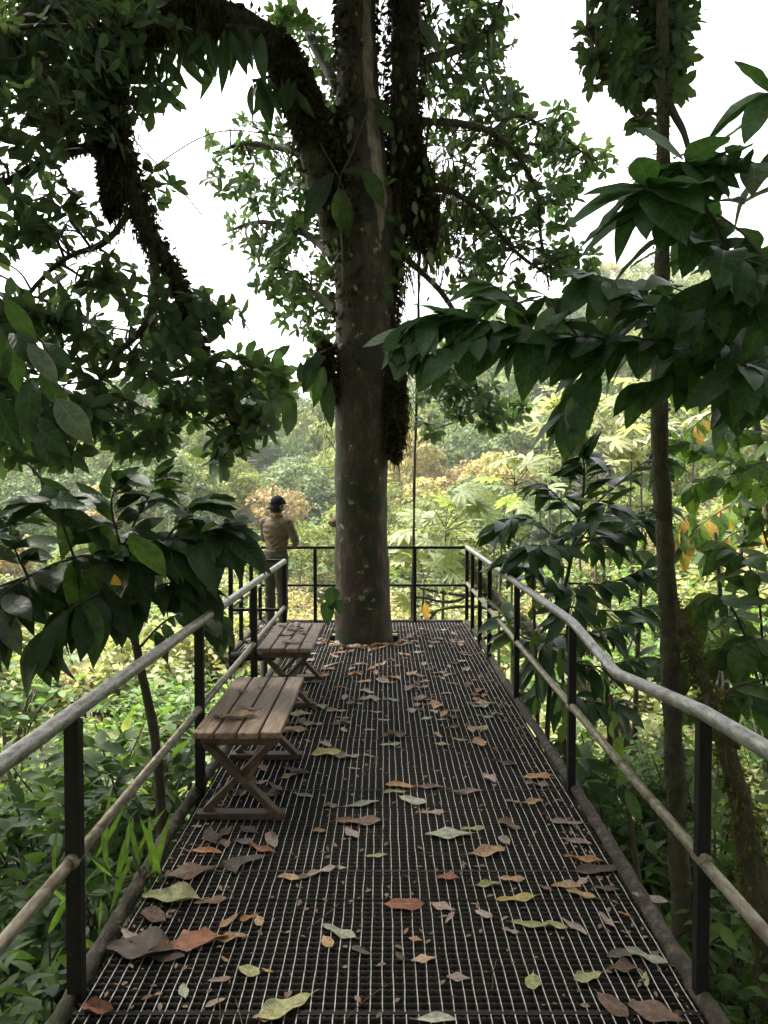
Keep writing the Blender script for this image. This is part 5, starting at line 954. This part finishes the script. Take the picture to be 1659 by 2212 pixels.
for (x, y_, l, a, k) in ((1340, 95, 60, 80, PK), (1530, 95, 70, 85, PK), (1450, 125, 80, 95, TN), (1480, 155, 55, 80, PK), (1350, 185, 80, 100, PK), (1260, 180, 70, 90, BR), (1290, 140, 100, 95, OL), (1270, 215, 110, 95, TN), (1410, 270, 70, 30, PK), (1415, 310, 115, 95, YE), (1500, 325, 95, 90, PK), (1595, 320, 50, 60, PK), (1285, 385, 120, 60, DK), (1270, 400, 90, 100, DK), (1190, 455, 90, 40, BR), (1310, 490, 85, 70, GG), (1560, 530, 140, 110, GG), (1430, 540, 60, 80, PK), (1550, 605, 170, 95, BR), (1520, 655, 100, 20, PK), (1380, 645, 50, 80, TN), (1630, 752, 80, 110, OL), (1395, 820, 125, 115, PK), (1250, 850, 90, 75, TN), (1310, 845, 60, 100, BR), (1060, 780, 160, 120, DK), (1010, 800, 110, 20, DK), (1130, 725, 130, 60, RD), (890, 735, 120, 85, OR), (915, 670, 130, 30, DK), (970, 700, 70, 30, BR), (820, 830, 190, 110, BR), (770, 880, 80, 20, BR), (740, 938, 220, 85, OL), (910, 950, 120, 110, BR), (665, 1020, 130, 60, BR), (990, 1035, 100, 150, TN), (1075, 1022, 75, 130, OR), (1120, 1035, 75, 20, TN), (600, 1160, 260, 80, DK), (690, 1170, 220, 75, DK), (985, 1112, 120, 100, TN), (1465, 1085, 150, 60, GG), (1415, 1125, 80, 20, TN), (1560, 1165, 90, 50, DK), (1075, 1250, 95, 70, OL), (950, 1290, 85, 100, PK), (795, 1340, 80, 20, GG), (930, 1390, 80, 120, PK), (1230, 1412, 220, 120, OL), (425, 1420, 130, 80, RD), (1145, 1455, 90, 90, TN), (970, 1200, 45, 40, OR), (1155, 1250, 50, 60, OR), (1330, 255, 40, 40, PK), (1475, 805, 40, 90, GG), (1530, 375, 50, 80, PK), (560, 1105, 120, 40, PK), (850, 625, 40, 90, TN)):
    u, v = x / 2, 1474.5 + y_ / 2; p = deckpt(u, v); L = l / 2 * p[1] / F
    drop(p, min(.30, L * 1.22), a + rn(-8, 8) + (180 if random.random() < .5 else 0), k)
drop(deckpt(408, 2045), .30, 110, RD, lab='big torn reddish brown leaf, the largest on the grating, near the left edge', torn=True, var=3, grp=False)
drop(deckpt(1404, 1958), .15, 60, PK, lab='two-toned dry leaf propped on the right edge bar of the deck', var=1, grp=False, z=.035)
# leaves in the farther half and drifts round the trunk and in the bay
placed = 0
while placed < 130:
    u, v = rn(640, 1060), rn(1352, 1580); p = deckpt(u, v)
    if not (-.98 < p[0] < 1.0) or p[1] > 9.6: continue
    if math.hypot(p[0] - TX, p[1] - TY) < .40 or (p[0] < -.5 and 3.7 < p[1] < 7): continue
    if v > 1480 and random.random() < .45: continue
    drop(p, rn(.09, .2), rn(0, 360), random.choice([PK, PK, TN, BR, BR, DK, GG, OR, PK, RD])); placed += 1
for i in range(42):
    a = rn(math.pi * .95, math.pi * 2.1); r = rn(.42, .62); p = (TX + r * math.cos(a), TY + r * math.sin(a), 0); drop(p, rn(.10, .2), rn(0, 360), random.choice([BR, BR, DK, PK, TN, OR, RD]))
for i in range(46):
    p = (rn(XB + .05, XL - .05), rn(YB + .05, 9.55), 0); drop(p, rn(.10, .2), rn(0, 360), random.choice([BR, BR, DK, DK, PK, RD]), 'bay', f'dead leaf heaped on the floor of the bay where a person stands', z=.004 + rn(0, .03)); 
for i in range(36):
    p = (rn(-.98, -.55), rn(3.5, 7.0), 0); drop(p, rn(.09, .2), rn(0, 360), random.choice([BR, DK, DK, PK, RD, TN]), 'bench shade', 'dead leaf lying on the grating under the benches')
for o in sc.objects:
    if o.get('group', '').endswith('leaves on bay'): o['group'] = 'dead leaves in the bay'
    if o.get('group', '').endswith('leaves on bench shade'): o['group'] = 'dead leaves under the benches'
# leaves on the benches
def bz(u, v): q = deckpt(u, v, .497); return q
for (u, v, L, a, k, lab) in ((515, 1550, .21, 100, TN, 'large dry ribbed tan leaf on the seat of the bench farther from the trunk'), (538, 1532, .15, 80, PK, 'pink grey folded leaf touching the large ribbed leaf on the bench'), (524, 1494, .08, 70, GG, 'small pale leaf alone between the slats of the bench farther from the trunk'), (470, 1550, .09, 40, DK, 'small dark rolled leaf on the outer slat of the bench'), (560, 1484, .06, 20, PK, 'tiny pale leaf near the far end of the bench with the ribbed leaf')):
    drop(bz(u, v), L, a, k, lab=lab, grp=False, z=.001)
for (u, v, L, a, k) in ((617, 1354, .16, 85, PK), (640, 1361, .16, 95, PK), (620, 1371, .17, 110, PK), (632, 1388, .18, 100, PK), (655, 1368, .10, 60, TN)):
    drop(bz(u, v), L, a, k, 'bench', 'pale dry leaf on the seat of the bench closer to the trunk', z=.001)
# thin dead stalks on the grating
for i in range(22):
    p = deckpt(rn(420, 1380), rn(1500, 2180)); 
    if abs(p[0]) > .95: continue
    a = rn(0, 6.28); L = rn(.08, .26); q = spline([p + [0, 0, .008], p + np.array([math.cos(a) * L / 2 + rn(-.02, .02), math.sin(a) * L / 2, .014]), p + np.array([math.cos(a) * L, math.sin(a) * L, .008])], 4)
    b = MB(); b.tube(q, .0018, 5); tag(b.build('leaf_stalk', M['legwood']), 'thin dead leaf stalk lying on the grating', 'twig', 'dead stalks on the grating')

# crumbled leaf bits and dirt nobody could count
N_ = 2600; cx = RNG.uniform(-1.0, 1.03, N_); cyy = 2.2 + 7.4 * RNG.random(N_) ** .8; ok_ = (np.hypot(cx - TX, cyy - TY) > .40); edge = RNG.random(N_) < .35; cx = np.where(edge, np.where(RNG.random(N_) < .5, RNG.uniform(-1.02, -.86, N_), RNG.uniform(.9, 1.05, N_)), cx)
pos = np.stack([cx, cyy, np.full(N_, .006)], 1)[ok_]; d = norm(RNG.normal(size=pos.shape) * np.array([1, 1, .08])); nn = norm(RNG.normal(size=pos.shape) * .3 + np.array([0, 0, 1]))
tag(foliage('leaf_crumbs', [scatter(LEAF2, pos, frames(d, nn), RNG.uniform(.010, .042, len(pos)))], LCM[BR]), 'small crumbled leaf bits strewn over the grating', 'debris', kind='stuff')

# ------------------------------------------------------------------ people
M['skin'] = surf('skin', [(0.30, 0.17, 0.11), (0.38, 0.22, 0.15)], scale=12, rough=(.5, .6), bump=0)
M['shirt'] = surf('beige_cotton', [(0.135, 0.105, 0.07), (0.185, 0.145, 0.10), (0.23, 0.185, 0.13)], scale=9, rough=(.85, .95), bump=.5, bdist=.012, stretch=(1, 1, 2.2), spec=.1)
M['brown_shirt'] = surf('brown_cotton', [(0.11, 0.08, 0.06), (0.17, 0.13, 0.10)], scale=9, rough=(.85, .95), bump=.5, bdist=.012, spec=.1)
M['trousers'] = surf('olive_trousers', [(0.07, 0.065, 0.048), (0.11, 0.10, 0.075)], scale=8, rough=(.85, .95), bump=.4, bdist=.01, spec=.1)
M['boots'] = surf('rubber_boots', [(0.035, 0.033, 0.026), (0.06, 0.055, 0.042)], scale=6, rough=(.5, .7), bump=.1)
M['cap'] = surf('black_cap', [(0.008, 0.009, 0.011), (0.016, 0.017, 0.02)], scale=30, rough=(.8, .95), bump=.1, spec=.15)
M['hair'] = surf('dark_hair', [(0.012, 0.009, 0.007), (0.025, 0.018, 0.014)], scale=60, rough=(.5, .7), bump=.3, bdist=.004)
M['emblem'] = surf('white_stitching', [(0.5, 0.5, 0.5), (0.6, 0.6, 0.6)], scale=30, bump=0)
M['black'] = surf('black_plastic', [(0.01, 0.01, 0.011), (0.02, 0.02, 0.02)], scale=30, rough=(.35, .5), bump=0)
def remesh(mb, name, mat, parent, vox=.011, smooth=4):
    o = mb.build(name, M[mat], None, smooth=True); m = o.modifiers.new('r', 'REMESH'); m.mode = 'VOXEL'; m.voxel_size = vox; m.use_smooth_shade = True
    s_ = o.modifiers.new('s', 'SMOOTH'); s_.iterations = smooth; s_.factor = .5
    dg = bpy.context.evaluated_depsgraph_get(); me = bpy.data.meshes.new_from_object(o.evaluated_get(dg)); me.name = name; me.materials.clear(); me.materials.append(M[mat]); me.polygons.foreach_set('use_smooth', np.ones(len(me.polygons), dtype=bool)); me.update()
    old = o.data; o.modifiers.clear(); o.data = me; bpy.data.meshes.remove(old); setparent(o, parent); return o
def person(base, yaw, headyaw, H, J, label, cap=True, seed=0, cloth='shirt'):
    """J: world joints for elbows and hands; the rest follows from base, yaw and height H"""
    k = H / 1.66; fw = np.array([math.sin(yaw), math.cos(yaw), 0]); rt = np.array([math.cos(yaw), -math.sin(yaw), 0]); up_ = np.array([0, 0, 1.0]); B0 = np.array([base[0], base[1], 0.0])
    def W(r, f, z): return B0 + rt * r * k + fw * f * k + up_ * z * k
    root = empty('person', (base[0], base[1], base[2])); tag(root, label, 'person')
    def torso(b, g):
        P = [W(0, .0, .84), W(0, 0, .92), W(0, .01, 1.0), W(0, .02, 1.10), W(0, .015, 1.20), W(0, .01, 1.30), W(0, .015, 1.37), W(0, .02, 1.405)]
        rr = [(.155, .105), (.150, .108), (.136, .100), (.150, .106), (.176, .116), (.182, .110), (.142, .085), (.062, .06)]; n = 20; vs_ = []
        for p, (a, c) in zip(P, rr):
            for i in range(n): t = 2 * math.pi * i / n; vs_.append(p + rt * math.cos(t) * (a + g) * k + fw * math.sin(t) * (c + g) * k)
        m = len(P); b.add(vs_, [(i * n + q, i * n + (q + 1) % n, (i + 1) * n + (q + 1) % n, (i + 1) * n + q) for i in range(m - 1) for q in range(n)] + [tuple(range(n - 1, -1, -1)), tuple((m - 1) * n + q for q in range(n))])
    sh = {1: W(.178, .005, 1.335), -1: W(-.178, .005, 1.335)}
    def arm(b, s_, g, end=1.0):
        e, h = J[s_]; wr = e + (h - e) * end
        b.tube(spline([sh[s_] - rt * s_ * .05 * k, sh[s_], (sh[s_] + e) / 2, e, (e + wr) / 2, wr], 3), np.interp(np.linspace(0, 1, 16), [0, .2, .4, .6, .8, 1], np.array([.062, .062, .050, .043, .040, .031]) + g) * k, 12)
    def leg(b, s_, g, z0=.05, z1=.9):
        zs = np.linspace(z1, z0, 14); P = [W(s_ * (.085 + .012 * (z < .5)), .012 * math.sin(z * 5), z) for z in zs]; r = np.interp(zs, [.05, .12, .3, .46, .6, .8, .9], [.042, .042, .056, .057, .068, .086, .088]) + g
        b.tube(P, r * k, 14)
    hf = np.array([math.sin(headyaw), math.cos(headyaw), 0]); hr = np.array([math.cos(headyaw), -math.sin(headyaw), 0]); HC = W(0, .045, 1.535)
    def head_pts(scale, zc=0.0, cut=None):
        vs_ = []; n, m = 20, 14
        for i in range(m + 1):
            th = math.pi * i / m
            for j in range(n):
                ph = 2 * math.pi * j / n; x, y_, z = math.sin(th) * math.cos(ph), math.sin(th) * math.sin(ph), math.cos(th)
                fx = .074 * (1 - .25 * max(0, -z)) * (1 - .08 * max(0, y_)); vs_.append(HC + (hr * x * fx + hf * (y_ * .094 - .012 * max(0, -z)) + up_ * z * .112) * scale * k)
        return vs_, [(i * n + j, i * n + (j + 1) % n, (i + 1) * n + (j + 1) % n, (i + 1) * n + j) for i in range(m) for j in range(n)]
    # body: one continuous surface
    b = MB(); torso(b, -.012); b.add(*head_pts(1.0))
    b.tube([W(0, .02, 1.36), W(0, .03, 1.42), W(0, .04, 1.49)], .052 * k, 14)
    nose = HC + hf * .098 * k - up_ * .012 * k; b.tube([HC + hf * .085 * k + up_ * .02 * k, nose, nose - up_ * .012 * k - hf * .015 * k], np.array([.010, .014, .011]) * k, 8)
    b.tube([HC + hf * .086 * k - up_ * .055 * k - hr * .022 * k, HC + hf * .092 * k - up_ * .055 * k, HC + hf * .086 * k - up_ * .055 * k + hr * .022 * k], .008 * k, 6)
    for s_ in (-1, 1):
        b.tube([HC + hr * s_ * .070 * k - up_ * .03 * k, HC + hr * s_ * .080 * k - up_ * .01 * k - hf * .01 * k, HC + hr * s_ * .077 * k + up_ * .02 * k - hf * .008 * k], np.array([.010, .017, .012]) * k, 8)
        arm(b, s_, -.010); leg(b, s_, -.012)
        e, h = J[s_]; d = norm(h - e); sd = norm(np.cross(d, up_)) * (1 if s_ == 1 else -1); pn = norm(np.cross(sd, d)) * (1 if np.cross(sd, d)[2] > 0 else -1)
        b.tube([h - d * .03, h + d * .02, h + d * .055, h + d * .085], np.array([.026, .036, .040, .034]) * k, 10, ell=(1, .6) if abs(d[2]) > .5 else (1, .62))
        for q, (o_, L) in enumerate(((-.030, .062), (-.010, .074), (.010, .070), (.029, .054))):
            f0 = h + d * .075 * k + sd * o_ * k; f1 = f0 + (d * .75 - pn * .35) * L * .5 * k; f2 = f1 + (d * .15 - pn * .95) * L * .5 * k; b.tube([f0, f1, f2], np.array([.0105, .0095, .0085]) * k, 7)
        t0 = h + d * .02 * k - sd * .034 * k; b.tube([t0, t0 - sd * .028 * k + d * .03 * k - pn * .01, t0 - sd * .03 * k + d * .06 * k - pn * .02], np.array([.014, .012, .009]) * k, 7)
    remesh(b, 'body', 'skin', root, .008, 2)
    b = MB(); torso(b, .008)
    b.v = [tuple(np.array(p) + up_ * (-.0)) for p in b.v]
    for s_ in (-1, 1): arm(b, s_, .006, .93)
    shirt = remesh(b, 'shirt', cloth, root, .010, 3)
    me = shirt.data; v = np.empty(len(me.vertices) * 3, np.float32); me.vertices.foreach_get('co', v); v = v.reshape(-1, 3)      # creases across back and sleeves
    cz = np.sin(v[:, 2] * 95 + 4 * np.sin(v[:, 0] * 17 + v[:, 1] * 9)) * (.4 + .6 * np.sin(v[:, 2] * 23 + v[:, 0] * 31)) * np.clip((1.36 * k - v[:, 2]) / .25, .1, 1); nrm = np.empty(len(v) * 3, np.float32); me.vertices.foreach_get('normal', nrm)
    v = v + nrm.reshape(-1, 3) * (cz * .008)[:, None]; me.vertices.foreach_set('co', v.astype(np.float32).ravel()); me.update()
    b = MB(); cp = [W(.066 * math.cos(t), .022 + .062 * math.sin(t), 1.405 + .012 * math.cos(t * 2)) for t in np.linspace(0, 2 * math.pi, 25)]; b.tube(cp, .017 * k, 8, cap=False); b.build('collar', M[cloth], shirt, smooth=True)
    b = MB(); 
    for s_ in (-1, 1): leg(b, s_, .010, .30, .93)
    n = 18; vs_ = []
    for z, a, c in ((.78, .13, .10), (.84, .162, .118), (.93, .168, .122), (.99, .158, .114)):
        for i in range(n): t = 2 * math.pi * i / n; vs_.append(W(math.cos(t) * a, math.sin(t) * c, z))
    b.add(vs_, [(i * n + q, i * n + (q + 1) % n, (i + 1) * n + (q + 1) % n, (i + 1) * n + q) for i in range(3) for q in range(n)] + [tuple(range(n - 1, -1, -1)), tuple(3 * n + q for q in range(n))])
    remesh(b, 'trousers', 'trousers', root, .011, 4)
    for s_ in (-1, 1):
        b = MB(); zs = [.40, .36, .2, .1, .05]; b.tube([W(s_ * .097, .012 * math.sin(z * 5), z) for z in zs], np.array([.074, .072, .062, .055, .054]) * k, 14)
        b.tube([W(s_ * .10, -.055, .04), W(s_ * .10, .03, .045), W(s_ * .105, .11, .037), W(s_ * .108, .17, .032)], np.array([.036, .046, .044, .030]) * k, 12); remesh(b, 'boot', 'boots', root, .010, 2)
    # hair and cap
    hp, hfc = head_pts(1.06); hm = MB(); keep = [f for f in hfc if all((np.array(hp[i]) - HC)[2] > -.075 * k and ((np.array(hp[i]) - HC) @ hf) < .035 * k for i in f)]; hm.add(hp, keep); o = hm.build('hair', M['hair'], root, smooth=True); m = o.modifiers.new('t', 'SOLIDIFY'); m.thickness = .006
    if cap:
        cpz, cf = head_pts(1.17); cm = MB(); cf = [f for f in cf if all((np.array(cpz[i]) - HC)[2] > .008 * k for i in f)]; cm.add(cpz, cf); c = cm.build('cap', M['cap'], root, smooth=True); m = c.modifiers.new('t', 'SOLIDIFY'); m.thickness = .008
        bk = -hf; br = MB(); vs_ = []; nb = 11          # brim to the back
        for i in range(nb):
            t = -1.1 + 2.2 * i / (nb - 1); dirv = bk * math.cos(t) + hr * math.sin(t)
            vs_ += [HC + dirv * .098 * k + up_ * .015 * k, HC + dirv * (.098 + .045 * math.cos(t * 1.2) ** .6) * k + up_ * (-.038 * math.cos(t)) * k]
        br.add(vs_, [(2 * i, 2 * i + 2, 2 * i + 3, 2 * i + 1) for i in range(nb - 1)]); o = br.build('brim', M['cap'], c, smooth=True); m = o.modifiers.new('t', 'SOLIDIFY'); m.thickness = .005; m.offset = 0
        em = MB(); e0 = HC + bk * .107 * k + up_ * .064 * k
        for (x, z, w_, h) in ((0, .012, .007, .012), (-.006, .0, .008, .007), (.007, .0, .006, .006), (0, -.010, .026, .004), (.004, -.017, .016, .004)): em.box(e0 + hr * (x + .006) * k + up_ * z * k + bk * (-.28 * z) * k, (w_, .004, h), np.column_stack([hr, bk, up_]))
        em.build('emblem', M['emblem'], c)
    return root
bx, by = -1.36, 9.27
person((bx, by, 0), math.radians(28), math.radians(52), 1.66, {1: (np.array([-1.105, 9.21, 1.12]), np.array([-1.16, 9.58, 1.045])), -1: (np.array([-1.52, 9.42, 1.12]), np.array([-1.36, 9.60, 1.045]))}, 'person in beige shirt and backward black cap leaning on the far railing')
p2 = person((-.36, 9.36, 0), math.radians(-8), math.radians(-8), 1.68, {-1: (np.array([-.665, 9.34, 1.315]), np.array([-.47, 9.50, 1.49])), 1: (np.array([-.06, 9.36, 1.29]), np.array([-.25, 9.52, 1.49]))}, 'person hidden behind the trunk with only a brown sleeve showing', cap=False, cloth='brown_shirt')
bn = empty('binoculars', (-.37, 9.53, 1.545)); tag(bn, 'black binoculars held up by the person behind the trunk', 'binoculars')
for x in (-.405, -.335): b = MB(); b.tube([(x, 9.475, 1.545), (x, 9.52, 1.545), (x, 9.54, 1.545), (x, 9.60, 1.545)], [.017, .019, .026, .028], 14); b.build('barrel', M['black'], bn, smooth=True)
b = MB(); b.box((-.37, 9.525, 1.548), (.04, .05, .02)); b.build('bridge', M['black'], bn, bevel=.004)

# ------------------------------------------------------------------ thin humid air
hz = MB(); hz.box((0, 280, 26), (900, 760, 110)); m, N, L = newmat('humid_air'); out = N.new('ShaderNodeOutputMaterial'); pv = N.new('ShaderNodeVolumePrincipled')
pv.inputs['Color'].default_value = (.93, .95, .97, 1); pv.inputs['Density'].default_value = .00042; pv.inputs['Anisotropy'].default_value = .2; L.new(pv.outputs[0], out.inputs['Volume'])
h = hz.build('haze', m); tag(h, 'thin pale humid haze filling the valley air', 'haze', kind='stuff')
